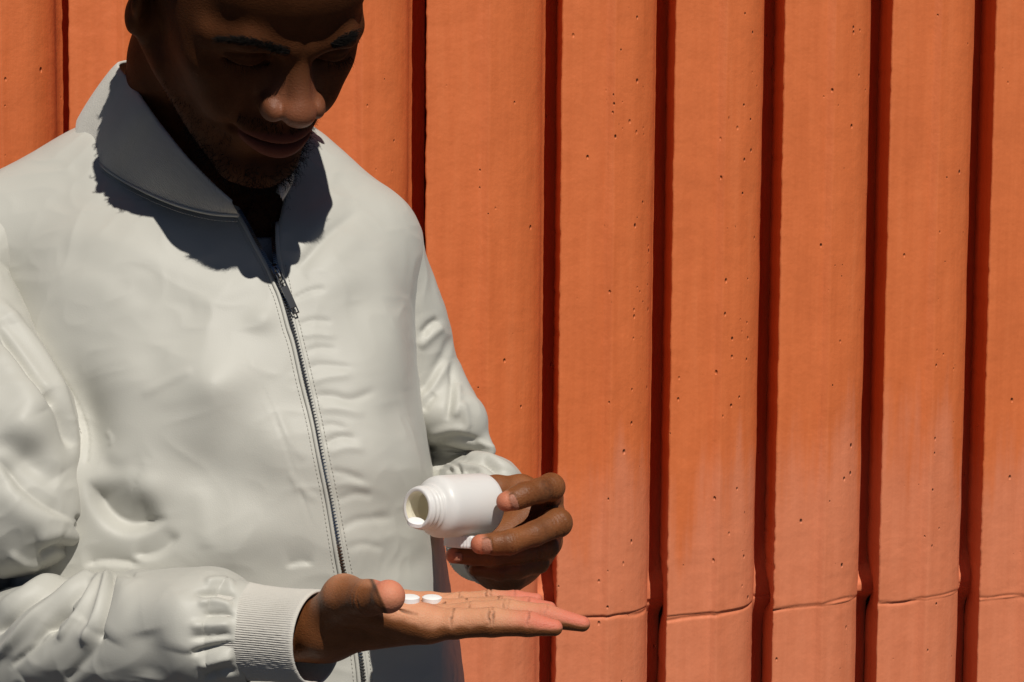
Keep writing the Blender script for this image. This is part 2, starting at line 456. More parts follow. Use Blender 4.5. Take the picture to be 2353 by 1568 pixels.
# --- his left hand, closed round the bottle from behind
def BP(L): return np.array([P(x, y, D + 0.082) for x, y, D in L])
B_index = BP([(1258,1142,1.338),(1266,1120,1.288),(1238,1128,1.277),(1205,1137,1.268),(1186,1145,1.265),(1163,1153,1.262)])
B_middle = BP([(1268,1196,1.338),(1282,1202,1.286),(1228,1227,1.272),(1170,1247,1.260),(1140,1250,1.259),(1104,1251,1.258)])
B_ring = BP([(1258,1244,1.344),(1256,1257,1.297),(1192,1271,1.288),(1130,1280,1.280),(1090,1279,1.279),(1042,1277,1.278)])
B_pinky = BP([(1238,1278,1.344),(1236,1292,1.300),(1190,1306,1.290),(1150,1313,1.287),(1092,1309,1.286)])
B_thumb = BP([(1150,1230,1.352),(1196,1130,1.346),(1140,1126,1.334),(1085,1128,1.325)])
def hand_b(p):
    s = pxr(1, 1.382)
    fi = [finger(p, B_index, np.array([31, 31.5, 27.5, 27.5, 25.5, 22.5]) * s, 0.004), finger(p, B_middle, np.array([32, 32.5, 28, 27.5, 25, 22.5]) * s, 0.004),
          finger(p, B_ring, np.array([31, 28, 24, 22.5, 20.5, 18]) * s, 0.004), finger(p, B_pinky, np.array([28, 26, 22.5, 21, 16]) * s, 0.004)]
    th = finger(p, B_thumb, np.array([44, 36, 30, 26]) * s, 0.008)
    W = P(1140, 1276, 1.400)
    met = [cone(p, W + np.array([0.004, -0.004, 0.012]), B_index[0], 44*s, 34*s), cone(p, W, B_middle[0], 46*s, 34*s),
           cone(p, W + np.array([0.004, -0.006, -0.004]), B_ring[0], 46*s, 32*s), cone(p, W + np.array([0.008, -0.014, -0.010]), B_pinky[0], 44*s, 28*s)]
    palm = palm_of(met, 0.014)
    palm = smin(palm, cone(p, P(1112, 1262, 1.45), W, 64*s, 58*s), 0.03)
    palm = smin(palm, cone(p, P(1150, 1306, 1.410), P(1200, 1300, 1.405), 32*s, 28*s), 0.014)
    palm = smin(palm, th, 0.016)
    d = None
    for f_ in fi:
        e = smin(palm, f_, 0.009)
        d = e if d is None else smin(d, e, 0.0022)
    g = 0
    for F, w, dp in ((B_index, 31, 0.0008), (B_middle, 33, 0.0009), (B_ring, 27, 0.0008), (B_pinky, 24, 0.0007)):
        g = g + knuckle_rings(p, F[1] * 0.75 + F[2] * 0.25, F[2] - F[1], w * s, 4, 0.0030, 0.0008, dp, (0.25, -1, 0.1))
        g = g + knuckle_rings(p, F[3], F[4] - F[2], w * 0.85 * s, 3, 0.0024, 0.0006, dp * 0.8, (0.1, -1, 0.1))
    return d + g
def body_arm_stub(p): return None
# ------------------------------------------------------------------ jacket fields
_T = [ # sheet y, centre x, half width (sheet), half depth (m), centre depth (m)
 (300, 470, 120, 0.025, 1.620), (380, 470, 250, 0.058, 1.612), (450, 480, 345, 0.082, 1.602), (520, 485, 405, 0.100, 1.594), (600, 492, 440, 0.110, 1.588),
 (700, 500, 448, 0.118, 1.581), (850, 510, 452, 0.126, 1.573), (1000, 520, 463, 0.131, 1.560), (1150, 530, 474, 0.134, 1.558),
 (1300, 540, 488, 0.136, 1.556), (1450, 548, 505, 0.138, 1.553), (1600, 555, 518, 0.139, 1.551), (1800, 560, 525, 0.139, 1.551)]
_rows = np.array([[P(c, y, D)[2], P(c, y, D)[0], pxr(a, D), b, D] for y, c, a, b, D in _T])
_rows = spline(_rows, 200)[::-1]
def torso_core(p):
    z = p[:,2]
    cx, a, b, D = (np.interp(z, _rows[:,0], _rows[:,k]) for k in (1, 2, 3, 4))
    n = np.interp(z, [1.30, 1.42], [3.3, 2.6])
    r = (np.abs((p[:,0] - cx) / a)**n + np.abs((p[:,1] - D) / b)**n)**(1 / n)
    return (r - 1) * np.minimum(a, b) * 0.92
VPOLY = np.array([(538, 455), (655, 448), (640, 520), (636, 580), (628, 616), (610, 590), (578, 532)], float)
def poly_d(q, V):
    d = np.full(len(q), 1e9); ins = np.zeros(len(q), bool)
    for i in range(len(V)):
        a, b = V[i], V[(i + 1) % len(V)]; e = b - a; w = q - a
        t = np.clip((w @ e) / (e @ e), 0, 1); d = np.minimum(d, ((w - t[:,None] * e)**2).sum(1))
        c = (a[1] > q[:,1]) != (b[1] > q[:,1])
        ins ^= c & (q[:,0] < (b[0]-a[0]) * (q[:,1]-a[1]) / np.where(b[1]-a[1] == 0, 1, b[1]-a[1]) + a[0])
    return np.where(ins, -1, 1) * np.sqrt(d)
def torso(p):
    d = torso_core(p)
    d = smin(d, cone(p, P(640, 420, 1.60), P(845, 545, 1.595), pxr(112, 1.6), pxr(100, 1.6)), 0.07)
    d = smin(d, cone(p, P(250, 425, 1.60), P(-70, 560, 1.57), pxr(118, 1.6), pxr(128, 1.6)), 0.07)
    d = smin(d, cone(p, P(250, 440, 1.60), P(640, 420, 1.61), pxr(110, 1.6), pxr(110, 1.6)), 0.06)
    d = np.maximum(d, P(600, 1760, 1.5)[2] - p[:,2])
    v = poly_d(proj(p), VPOLY) * 1.48 / FPX
    return smax(d, -smax(v, p[:,1] - 1.53, 0.004), 0.004)
def sleeve_r(p):
    s = pxr(1, 1.48)
    u = chain(p, PP([(60,530,1.575),(-112,640,1.530),(-42,830,1.488),(10,980,1.462),(20,1145,1.448)]), np.array([108,130,150,168,178]) * s)
    u = smin(u, ell(p, P(95, 1215, 1.45), (0.030, 0.04, 0.026)), 0.02)
    f = chain(p, PP([(-60,1530,1.46),(150,1480,1.40),(330,1462,1.36),(470,1452,1.335),(535,1455,1.325)]), np.array([165,160,152,146,120]) * pxr(1, 1.36))
    b = cone(p, P(-60, 1150, 1.53), P(-60, 1500, 1.52), pxr(175, 1.5), pxr(175, 1.48))
    return smin(smin(u, b, 0.03), f, 0.006)
def sleeve_l(p):
    s = pxr(1, 1.585)
    u = chain(p, PP([(880,560,1.59),(930,720,1.60),(962,850,1.60),(1010,935,1.595),(1062,968,1.58)]), np.array([88,92,92,84,55]) * s)
    u = smin(u, cone(p, P(1050, 965, 1.585), P(1128, 1036, 1.575), 50 * s, 13 * s), 0.012)
    u = smin(u, ell(p, P(1015, 950, 1.585), (0.026, 0.03, 0.021)), 0.02)
    f = chain(p, PP([(1000,1112,1.60),(1080,1130,1.57),(1108,1154,1.50),(1114,1218,1.455),(1116,1240,1.440)]), np.array([68,84,110,86,64]) * pxr(1, 1.5))
    b = cone(p, P(1045, 985, 1.625), P(1050, 1120, 1.60), 62 * s, 75 * s)
    return smin(smin(u, b, 0.02), f, 0.004)

# ------------------------------------------------------------------ folds
def fold_disp(V, N, folds, dmax, gain=1.0):
    """height (m) that the listed folds add at each vertex. A fold is (points on the sheet, width, height mm, kind)"""
    q = proj(V); view = CAMC - V; view /= np.linalg.norm(view, axis=1)[:, None]
    wt = np.clip((N * view).sum(1) * 3 + 0.3, 0, 1) * (V[:,1] < dmax)
    out = np.zeros(len(V))
    for pts, w, h, kind in folds:
        pl = spline(np.array(pts, float), max(8, 5 * len(pts))) if len(pts) > 2 else np.linspace(pts[0], pts[1], 8)
        w = w * 1.5 if (kind == 'r' and w >= 14 and abs(h) < 6) else w
        reach = w * (5 if kind == 'c' else 3.2)
        lo, hi = pl.min(0) - reach, pl.max(0) + reach
        m = ((q > lo) & (q < hi)).all(1) & (wt > 0)
        if not m.any(): continue
        qq = q[m]; best = np.full(len(qq), 1e18); sd = np.zeros(len(qq)); tt = np.zeros(len(qq))
        for i in range(len(pl) - 1):
            e = pl[i+1] - pl[i]; L2 = e @ e
            wv = qq - pl[i]; t = np.clip((wv @ e) / L2, 0, 1); r = wv - t[:,None] * e; d2 = (r * r).sum(1)
            u = d2 < best
            best = np.where(u, d2, best); sd = np.where(u, np.sign(e[0] * wv[:,1] - e[1] * wv[:,0]), sd); tt = np.where(u, (i + t) / (len(pl) - 1), tt)
        d = np.sqrt(best)
        end = np.clip(np.minimum(tt, 1 - tt) * 5, 0, 1) if kind != 's' else 1.0
        end = 0.15 + 0.85 * end * (2 - end) if kind != 's' else 1.0
        if kind == 'k': end = np.clip(np.minimum(tt, 1 - tt) * 4.5, 0, 1); end = end * end * (3 - 2 * end)
        taper = np.exp(-(d / (w * 2.2))**2)
        if kind == 'r': g = np.exp(-(d / w)**2)                       # round ridge (negative height: valley)
        elif kind == 's': g = -np.exp(-(d / w)**2)                    # seam groove
        elif kind == 'c': g = -np.exp(-d / w) + 0.45 * np.exp(-((d - 2.2 * w) / (1.4 * w))**2)     # sharp crease with rolled sides
        elif kind == 'k':                                             # valley: long slope on the left of the path, sharp return on its right
            x = sd * d / (w * (0.3 + 0.7 * np.sin(np.pi * np.clip(tt, 0, 1))))
            g = np.where(x < 0, np.exp(-np.abs(x / 0.75)**1.1), np.exp(-(x / 0.22)**2))
        else:                                                         # 'o': overhang, high on the left of the path, steep fall to its right
            x = sd * d / w
            g = np.where(x < 0, np.exp(-(x / 2.2)**2), np.exp(-(x / 0.55)**2)) - 0.5 * np.exp(-((x - 0.9) / 0.7)**2)
        out[m] += wt[m] * end * g * h * 0.001 * (1.0 if kind in 'ks' else gain)
    return out
def blobs(V, N, L, dmax):
    q = proj(V); out = np.zeros(len(V)); wt = np.clip(-N[:,1] * 3, 0, 1) * (V[:,1] < dmax)
    for x, y, rx, ry, ang, h in L:
        c, s_ = math.cos(math.radians(ang)), math.sin(math.radians(ang)); dx, dy = q[:,0] - x, q[:,1] - y
        out += 0.0012 * h * np.exp(-(((dx * c + dy * s_) / rx)**2 + ((-dx * s_ + dy * c) / ry)**2))
    return out * wt
def cloth_noise(V, amp, sc, seed=0, stretch=(1, 1, 1)):
    p = V * np.array(stretch) / sc + seed
    w = np.stack([vnoise(p * 0.7 + 31), vnoise(p * 0.7 + 57), vnoise(p * 0.7 + 83)], 1)
    return amp * (1 - 2 * np.abs(vnoise(p + 0.8 * w)))

TORSO_FOLDS = [
 # puckers beside the zip
 ([(684,621),(718,580),(755,540),(822,488)], 12, -4.0, 'r'), ([(668,600),(700,555),(748,492),(800,440)], 15, 3.0, 'r'), ([(700,640),(770,590),(830,530)], 16, 2.6, 'r'),
 ([(672,690),(710,672),(745,668)], 7, -2.0, 'r'), ([(685,748),(720,738),(760,742)], 7, -2.0, 'r'), ([(690,775),(725,770),(770,776)], 7, 1.7, 'r'),
 ([(700,812),(730,802),(770,806)], 7, -1.8, 'r'), ([(706,850),(735,842),(800,850)], 8, -2.0, 'r'), ([(712,885),(745,872),(800,868)], 9, 2.0, 'r'),
 ([(722,912),(760,915),(800,925),(850,905)], 9, -3.2, 'r'), ([(728,945),(770,945),(830,960)], 11, 2.8, 'r'), ([(735,985),(760,980),(790,990)], 7, -1.6, 'r'),
 ([(745,1022),(775,1008),(808,1012)], 7, -3.0, 'r'), ([(750,1045),(790,1032),(830,1036)], 9, 2.2, 'r'), ([(757,1082),(790,1088),(830,1105)], 8, -2.4, 'r'), ([(770,1150),(810,1135),(850,1140)], 9, -2.2, 'r'), ([(780,1215),(820,1195),(900,1190)], 10, -2.4, 'r'),
 ([(765,1115),(800,1112),(845,1122)], 8, 1.8, 'r'), ([(790,1260),(830,1250),(880,1262)], 9, -2.0, 'r'),
 # left of the zip
 ([(571,828),(634,968),(685,1113),(716,1208)], 3.5, 1.0, 'c'), ([(665,1085),(690,1120),(725,1150)], 9, 2.0, 'r'), ([(640,950),(665,1010),(700,1060)], 10, 1.8, 'r'),
 ([(722,1296),(690,1290),(655,1302)][::-1], 34, -2.0, 'k'),
 # drawn folds by the arm
 ([(196,1098),(235,1163),(275,1196),(320,1204),(392,1190)], 95, -13.0, 'k'), ([(300,1276),(362,1268),(420,1226)], 50, -4.0, 'k'), ([(190,1300),(250,1288),(330,1300)], 30, -4.0, 'k'),
 ([(185,520),(300,566),(420,622),(530,660)], 20, 2.4, 'r'), ([(120,575),(240,625),(360,700)], 20, -2.2, 'r'), ([(330,480),(420,545),(500,600)], 18, 1.8, 'r'), ([(440,705),(500,690),(590,640)], 14, 1.4, 'r'),
 ([(330,915),(400,880),(450,860)], 12, 2.2, 'r'), ([(235,985),(250,1005),(246,1022)], 6, 2.2, 'r'), ([(225,1060),(270,1075),(330,1060)], 14, -2.6, 'r'), ([(455,1120),(470,1200),(480,1260)], 16, 2.2, 'r'),
 # right chest and side
 ([(870,560),(880,680),(905,800),(930,900)], 20, 2.6, 'r'), ([(790,700),(850,690),(910,720)], 22, -1.8, 'r'), ([(830,430),(850,500),(845,580)], 22, 2.0, 'r'), ([(880,930),(900,1010),(905,1080)], 26, -3.0, 'r'), ([(760,420),(830,470),(880,560)], 18, -2.4, 'r'),
 ([(935,960),(950,1060),(965,1150)], 16, 2.0, 'r'), ([(870,1290),(930,1300),(1000,1290)], 20, -2.5, 'r'), ([(880,1400),(950,1430),(1000,1400)], 22, 2.6, 'r'), ([(860,1510),(930,1525),(1010,1500)], 24, -3.0, 'r'),
 # seams
 ([(0,662),(60,745),(118,838),(160,918),(184,1000),(190,1060)], 3.0, 1.2, 's'),
]
TORSO_BLOBS = [(475,880,170,125,-12,11.0), (500,905,70,52,-30,4.5), (600,735,34,28,0,2.5), (190,965,60,110,-12,-14.0), (300,870,60,70,0,3.0), (560,1235,150,75,-15,7.0), (470,1080,80,60,20,-5.0), (330,1120,60,40,0,4.0),
 (640,1030,55,90,-15,4.0), (820,880,90,120,-8,6.0), (860,1080,110,90,0,6.0), (800,1250,90,70,0,4.0), (250,640,130,90,25,3.0), (780,640,80,60,-30,4.0), (880,760,50,110,-5,3.5)]
SLEEVE_R_BLOBS = [(70,960,60,70,30,6.0), (75,1050,50,36,35,-5.0), (110,1190,70,50,0,4.0), (380,1400,90,70,0,4.0), (60,1420,70,45,-35,4.0)]
SLEEVE_R_FOLDS = [
 ([(-10,690),(50,760),(105,842),(150,940),(180,1080)], 13, 5.0, 'r'), ([(-10,750),(45,825),(85,885),(118,935)], 9, -7.5, 'r'), ([(105,900),(132,960),(160,1030)], 10, -5.0, 'r'), ([(-10,800),(40,870),(90,950)], 20, 3.0, 'r'),
 ([(20,960),(80,1010),(140,1090)], 24, 3.2, 'r'), ([(-10,1010),(70,1060),(140,1110)], 16, -2.6, 'r'),
 ([(-10,1048),(30,1092),(62,1127),(110,1165),(176,1200)], 62, -7.0, 'k'), ([(0,1120),(60,1180),(130,1230)], 22, 3.0, 'r'), ([(168,1185),(182,1200),(192,1212)], 6, -3.0, 'r'),
 ([(90,1280),(112,1262),(136,1256),(180,1272)], 9, -5.5, 'r'), ([(80,1240),(130,1225),(185,1240)], 14, 3.6, 'r'), ([(165,1200),(182,1225),(180,1260)], 8, -3.5, 'r'), ([(20,1270),(60,1295),(95,1300)], 10, 2.6, 'r'),
 # forearm
 ([(-10,1462),(50,1414),(108,1363),(170,1316)], 8, -8.0, 'r'), ([(-10,1425),(60,1372),(120,1328),(165,1305)], 13, 6.0, 'r'), ([(-10,1515),(50,1462),(120,1392),(190,1335),(220,1326)], 11, 5.5, 'r'),
 ([(80,1480),(128,1420),(172,1374),(215,1338)], 6, -6.0, 'r'), ([(108,1455),(135,1420),(168,1398)], 9, -7.5, 'r'), ([(140,1470),(172,1428),(206,1372),(238,1322)], 9, 5.0, 'r'),
 ([(226,1470),(246,1410),(259,1355),(263,1312)], 5.5, -6.5, 'r'), ([(196,1480),(222,1425),(242,1360),(254,1308)], 9, 5.0, 'r'), ([(30,1530),(90,1480),(140,1440)], 8, -3.5, 'r'), ([(250,1470),(285,1400),(290,1330)], 20, 3.6, 'r'), ([(262,1318),(290,1318),(310,1330)], 9, -3.5, 'r'),
 ([(60,1560),(140,1490),(210,1440)], 20, 3.6, 'r'), ([(150,1570),(210,1500),(240,1450)], 13, -3.6, 'r'), ([(340,1560),(350,1500),(340,1450)], 22, -2.6, 'r'), ([(420,1500),(430,1440),(410,1370)], 26, 2.4, 'r'),
 # gathers at the cuff
 ([(470,1345),(505,1340),(540,1350)], 9, 3.8, 'r'), ([(450,1372),(495,1366),(538,1372)], 7, -5.0, 'r'), ([(455,1392),(500,1388),(535,1396)], 9, 3.6, 'r'), ([(470,1415),(505,1412),(534,1416)], 6, -3.8, 'r'),
 ([(440,1440),(490,1438),(532,1436)], 10, 3.4, 'r'), ([(440,1500),(490,1488),(535,1480)], 8, -5.4, 'r'), ([(440,1465),(490,1462),(534,1458)], 7, -2.6, 'r'), ([(455,1530),(500,1515),(535,1508)], 11, 3.8, 'r'), ([(470,1560),(505,1545),(540,1540)], 7, -4.0, 'r'),
]
SLEEVE_L_FOLDS = [
 ([(968,770),(985,748),(1006,735)], 9, -4.0, 'r'), ([(962,800),(990,772),(1015,750)], 11, 3.0, 'r'), ([(968,905),(990,870),(1020,815),(1036,770)], 12, -3.0, 'r'), ([(960,930),(1000,880),(1030,830)], 11, 2.8, 'r'),
 ([(1028,968),(1035,925),(1040,880),(1038,830)], 8, -3.6, 'r'), ([(1046,960),(1050,920),(1048,880)], 10, 3.2, 'r'), ([(972,945),(985,925),(1000,905)], 8, -2.8, 'r'), ([(1075,985),(1068,950),(1060,925)], 9, 2.6, 'r'),
 ([(985,1000),(1040,985),(1080,990)], 9, 2.8, 'r'), ([(1000,1015),(1050,1005),(1105,1012)], 7, -3.6, 'r'), ([(1090,1008),(1115,1022),(1138,1030)], 6, 2.5, 'r'),
 # forearm swirl
 ([(990,1046),(1010,1036),(1050,1046),(1100,1046),(1150,1070),(1190,1096)], 9, 4.4, 'r'), ([(1000,1072),(1030,1056),(1075,1058),(1120,1072),(1160,1096)], 7, -3.6, 'r'), ([(1010,1085),(1040,1072),(1085,1075),(1125,1092)], 8, 3.2, 'r'),
 ([(1108,1058),(1130,1074),(1150,1098)], 6, -3.4, 'r'), ([(1030,1064),(1052,1072),(1058,1092)], 5, -4.2, 'r'), ([(1000,1080),(1020,1072),(1042,1086)], 6, -3.5, 'r'), ([(1068,1088),(1085,1084),(1100,1090)], 5, -3.2, 'r'),
]
rng = np.random.default_rng(7)
def smooth(a, b, x): t = np.clip((x - a) / (b - a), 0, 1); return t * t * (3 - 2 * t)

# ------------------------------------------------------------------ ground
b = NB('paving'); co = b.coord()
b.set(Base_Color=b.ramp(b.noise(co, 3.0, 6), [(0.3, (0.045, 0.043, 0.041)), (0.7, (0.065, 0.062, 0.058))]), Roughness=0.9, Normal=b.bump(b.noise(co, 60, 5), 0.004))
g = MB(); g.add([(-60,-60,0),(60,-60,0),(60,60,0),(-60,60,0)], [[0,1,2,3]])
tag(g.build('ground', b.m, smooth=False), kind='structure')

# ------------------------------------------------------------------ fluted wall
WYAW = math.radians(26); WDIR = np.array([math.cos(WYAW), math.sin(WYAW), 0]); WNRM = np.array([math.sin(WYAW), -math.cos(WYAW), 0])
WORG = np.array([0.0, 2.28, 0.0])
def on_wall(x, y, off=0.0):
    d = P(x, y, 1.0) - CAMC; t = ((WORG + WNRM * off - CAMC) @ WNRM) / (d @ WNRM); h = CAMC + d * t
    return (h - WORG) @ WDIR, h[2]
lips = [on_wall(x, 100)[0] for x in (-1030, -720, -420, -128, 157, 431, 705, 980, 1292, 1552, 1803, 2050, 2288, 2520, 2752)]
def wall_mat():
    b = NB('painted concrete'); co = b.coord(); stretched = b.coord((14, 14, 1.3))
    sep = b.n('ShaderNodeSeparateXYZ'); tc = b.n('ShaderNodeTexCoord'); b.l(tc.outputs['Object'], sep.inputs[0])
    X, Z = sep.outputs[0], sep.outputs[2]
    # repainted lower band: its upper edge is brushed unevenly and sits a little higher to the right
    brush = b.math('MULTIPLY_ADD', b.noise(stretched, 1.6, 4, 0.6), 0.42, -0.21)
    broad = b.math('MULTIPLY_ADD', b.noise(co, 5.0, 2), 0.16, -0.08)
    edge = b.math('ADD', b.math('ADD', Z, b.math('MULTIPLY', X, -0.10)), b.math('ADD', brush, broad))
    low = b.math('SMOOTHSTEP', edge, 1.155, 1.085) if False else b.ramp(edge, [(0.0, (1,1,1)), (1.0, (0,0,0))])
    mr = b.n('ShaderNodeMapRange', interpolation_type='SMOOTHSTEP', clamp=True); b.l(edge, mr.inputs[0])
    mr.inputs[1].default_value = 1.03; mr.inputs[2].default_value = 1.15; mr.inputs[3].default_value = 1; mr.inputs[4].default_value = 0
    grain = b.noise(b.coord((60, 60, 5)), 1.0, 5, 0.6)
    up = b.ramp(grain, [(0.25, (0.60, 0.138, 0.037)), (0.55, (0.665, 0.161, 0.046)), (0.8, (0.70, 0.183, 0.058))])
    dn = b.ramp(grain, [(0.25, (0.62, 0.180, 0.080)), (0.6, (0.685, 0.212, 0.100)), (0.85, (0.72, 0.232, 0.116))])
    c = b.mix(mr.outputs[0], up, dn)
    blot = b.noise(co, 9.0, 5, 0.6)
    c = b.mix(b.math('MULTIPLY', b.ramp(blot, [(0.52, (0,0,0)), (0.75, (1,1,1))]), 0.25), c, (0.46, 0.105, 0.03))
    # air holes
    vo = b.n('ShaderNodeTexVoronoi', feature='F1', _Scale=105.0, _Randomness=1.0); b.l(b.coord((1, 1, 0.75)), vo.inputs['Vector'])
    pick = b.math('LESS_THAN', b.n('ShaderNodeSeparateColor') .outputs[0], 0.5) if False else None
    sc = b.n('ShaderNodeSeparateColor'); b.l(vo.outputs['Color'], sc.inputs[0])
    clump = b.noise(b.coord((9, 9, 2.2)), 1.0, 2)
    thr = b.math('MULTIPLY', b.ramp(clump, [(0.40, (0.05,)*3), (0.66, (0.75,)*3)]), b.math('ADD', b.math('MULTIPLY', b.attr('pits'), 1.7), 0.06))
    sel = b.math('LESS_THAN', sc.outputs[0], thr)
    size = b.math('MULTIPLY_ADD', sc.outputs[1], 0.22, 0.06)
    hole = b.math('MULTIPLY', sel, b.math('SUBTRACT', 1.0, b.math('SMOOTH_MIN', b.math('DIVIDE', vo.outputs['Distance'], size), 1.0, 0.15), clamp=True))
    hgt = b.math('ADD', b.math('MULTIPLY', hole, -1.0), b.math('MULTIPLY', b.noise(co, 130, 5, 0.6), 0.16))
    hgt = b.math('ADD', hgt, b.math('MULTIPLY', b.noise(b.coord((120, 120, 9)), 1.0, 3), 0.16))
    hgt = b.math('ADD', hgt, b.math('MULTIPLY', b.noise(co, 24, 3), 0.35))
    deep = b.math('MULTIPLY', b.math('LESS_THAN', sc.outputs[2], 0.35), hole)
    c = b.mix(b.math('MULTIPLY', b.ramp(deep, [(0.45, (0,0,0)), (0.75, (1,1,1))]), 0.9), c, (0.03, 0.018, 0.012))
    return b.set(Base_Color=c, Roughness=0.62, Specular_IOR_Level=0.35, Normal=b.bump(hgt, 0.0030, 1.0))
WM = wall_mat()
wall = empty('concrete_wall', WORG)
tag(wall, 'orange painted fluted concrete wall with pinkish lower paint behind the man', 'wall')
zs = np.concatenate([np.linspace(0, 0.86, 8)[:-1], np.arange(0.86, 0.94, 0.0065), np.arange(0.94, 1.05, 0.0013), np.arange(1.05, 1.80, 0.0065), np.linspace(1.81, 2.7, 6)])
for k in range(len(lips) - 1):
    s0, W = lips[k], lips[k + 1] - lips[k]
    GD = 0.070
    prof = np.array([(0.19, -GD), (0.068, -0.024), (0.008, -0.004), (0.004, -0.0003), (0.02, 0.0), (0.08, 0.0003), (0.14, 0.0006), (0.2, 0.0008), (0.26, 0.0011), (0.32, 0.0014), (0.37, 0.0018), (0.405, 0.0020), (0.425, 0.0066), (0.455, 0.0062),
                     (0.50, 0.0034), (0.55, 0.0026), (0.60, 0.0016), (0.65, 0.0003), (0.70, -0.0016), (0.74, -0.0036), (0.78, -0.0062), (0.815, -0.0092), (0.85, -0.0130), (0.88, -0.0168), (0.905, -0.0206), (0.925, -0.0240), (0.945, -0.0282), (0.96, -0.0318), (0.975, -0.036), (0.99, -0.041), (1.0, -0.046), (1.10, -0.066), (1.20, -0.073)])
    pit = np.interp(prof[:,0], [0, 0.3, 0.40, 0.44, 0.50, 0.60, 0.72, 0.80, 0.9], [0.02, 0.04, 0.12, 0.45, 0.10, 0.25, 0.40, 0.15, 0.05]) * (0.5 + 0.8 * rng.random())
    ur = prof[:,0]; sn = np.clip((ur - 0.47) * 0.136 / 0.074, 0, 0.985); prof[:,1] = np.where((ur > 0.47) & (ur < 1.03), 0.0040 - 0.074 * (1 - np.sqrt(1 - sn * sn)), prof[:,1])
    n = len(prof); Vw = []
    zc = 0.972 + 0.002 * rng.standard_normal() - 0.052 * (s0 - 0.1)
    for z in zs:
        fill = math.exp(-(max(abs(z - zc - 0.004) - 0.004, 0) / ((0.026 if z > zc else 0.016) * (1 + 0.4 * math.sin(k * 2.3))))**2)       # mortar that fills the groove at the joint
        u = prof[:,0] * W; v = prof[:,1].copy()
        fl = -0.044 + 0.002 * math.sin(z * 60 + k) - 0.010 * (0.5 + 0.5 * math.sin(k * 1.7)) - 0.008 * np.clip((0.97 - prof[:,0]) / 0.12, 0, 1)
        v = np.where((prof[:,0] > 0.5) | (np.arange(n) < 2), np.maximum(v, -GD + fill * (fl + GD)), v)
        if z < zc: v = v - 0.0015 * (np.arange(n) > 2)
        v = v - 0.0016 * np.exp(-((z - zc - 0.006 * fbm(np.stack([s0 * 7 + u * 9, np.full(n, 3.0), np.zeros(n)], 1), 3)) / 0.0020)**2) * (np.arange(n) > 2)
        q = np.stack([s0 + u, np.full(n, z), prof[:,1] * 3], 1)
        rough = 0.0005 * fbm(q * np.array([30, 12, 30]) + k * 9, 3) + 0.0004 * vnoise(q * np.array([120, 90, 120]) + k * 5)
        lipj = 0.0007 * fbm(np.array([[k * 7.3, z * 110, 0]]), 2)[0] * np.where(np.arange(n) < 3, 1.0, np.exp(-(prof[:,0] / 0.02)**2))
        grv = 0.0008 * fbm(np.array([[k * 3.3 + 50, z * 16, 0]]), 2)[0] * (prof[:,0] > 0.8) * (prof[:,0] < 0.95)
        uu = u + lipj + grv; vv = v + rough * (np.arange(n) > 2)
        Vw.append(WORG + uu[:,None] * WDIR + vv[:,None] * WNRM + s0 * WDIR + np.outer(np.full(n, z), [0, 0, 1.0]))
    Vw = np.concatenate(Vw); i = np.arange(len(zs) - 1)[:,None] * n + np.arange(n - 1)[None]; i = i.ravel()
    Qw = np.stack([i, i + 1, i + n + 1, i + n], 1)
    o = mesh_obj('rib', Vw, Qw, WM, attrs={'pits': np.tile(pit, len(zs))}); adopt(o, wall)
bk = MB(); c0 = WORG + WDIR * (lips[0] + lips[-1]) / 2 - WNRM * 0.125 + np.array([0, 0, 1.35])
bk.box(c0, WDIR * (lips[-1] - lips[0]) / 2, WNRM * 0.030, np.array([0, 0, 1.35])); adopt(bk.build('backing', WM, smooth=False), wall)

# ------------------------------------------------------------------ materials of the man
def skin_mat():
    b = NB('skin'); co = b.coord()
    pores = b.noise(co, 900, 3, 0.6); mott = b.noise(co, 60, 4, 0.55); fine = b.noise(b.coord((500, 500, 900)), 1.0, 2)
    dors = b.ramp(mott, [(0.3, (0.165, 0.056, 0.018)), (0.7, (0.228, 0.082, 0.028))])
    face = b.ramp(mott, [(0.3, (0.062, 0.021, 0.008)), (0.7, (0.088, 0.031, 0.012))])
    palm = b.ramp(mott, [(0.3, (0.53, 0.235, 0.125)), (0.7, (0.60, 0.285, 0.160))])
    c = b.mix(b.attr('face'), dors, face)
    c = b.mix(b.math('MULTIPLY', b.attr('oily'), 0.9), c, (0.29, 0.100, 0.046))  # sunlight on the nose painted in as lighter, redder skin; mask also drives gloss
    c = b.mix(b.attr('palm'), c, palm)
    c = b.mix(b.attr('pink'), c, (0.60, 0.165, 0.105))
    c = b.mix(b.attr('nail'), c, (0.36, 0.15, 0.095))
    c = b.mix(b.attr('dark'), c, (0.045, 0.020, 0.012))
    c = b.mix(b.attr('lip'), c, (0.115, 0.036, 0.024))
    rough = b.math('ADD', b.math('MULTIPLY_ADD', pores, 0.25, 0.34), b.math('MULTIPLY', b.math('ADD', b.attr('palm'), b.math('SUBTRACT', b.attr('face'), b.math('MULTIPLY', b.attr('oily'), 1.6))), 0.12))
    bn = b.bump(b.math('ADD', b.math('MULTIPLY', pores, 0.7), fine), 0.00035, 0.8)
    bn = b.bump(b.n('ShaderNodeTexVoronoi', feature='DISTANCE_TO_EDGE', _Scale=420.0).outputs[0], 0.0003, 0.5, bn)
    return b.set(Base_Color=c, Roughness=rough, Specular_IOR_Level=b.math('ADD', b.math('MULTIPLY_ADD', b.attr('face'), -0.20, 0.24), b.math('MULTIPLY', b.attr('oily'), 0.40)), Normal=bn, Subsurface_Weight=0.12, Subsurface_Scale=0.004, Subsurface_Radius=(1.0, 0.35, 0.2))
SKIN = skin_mat()
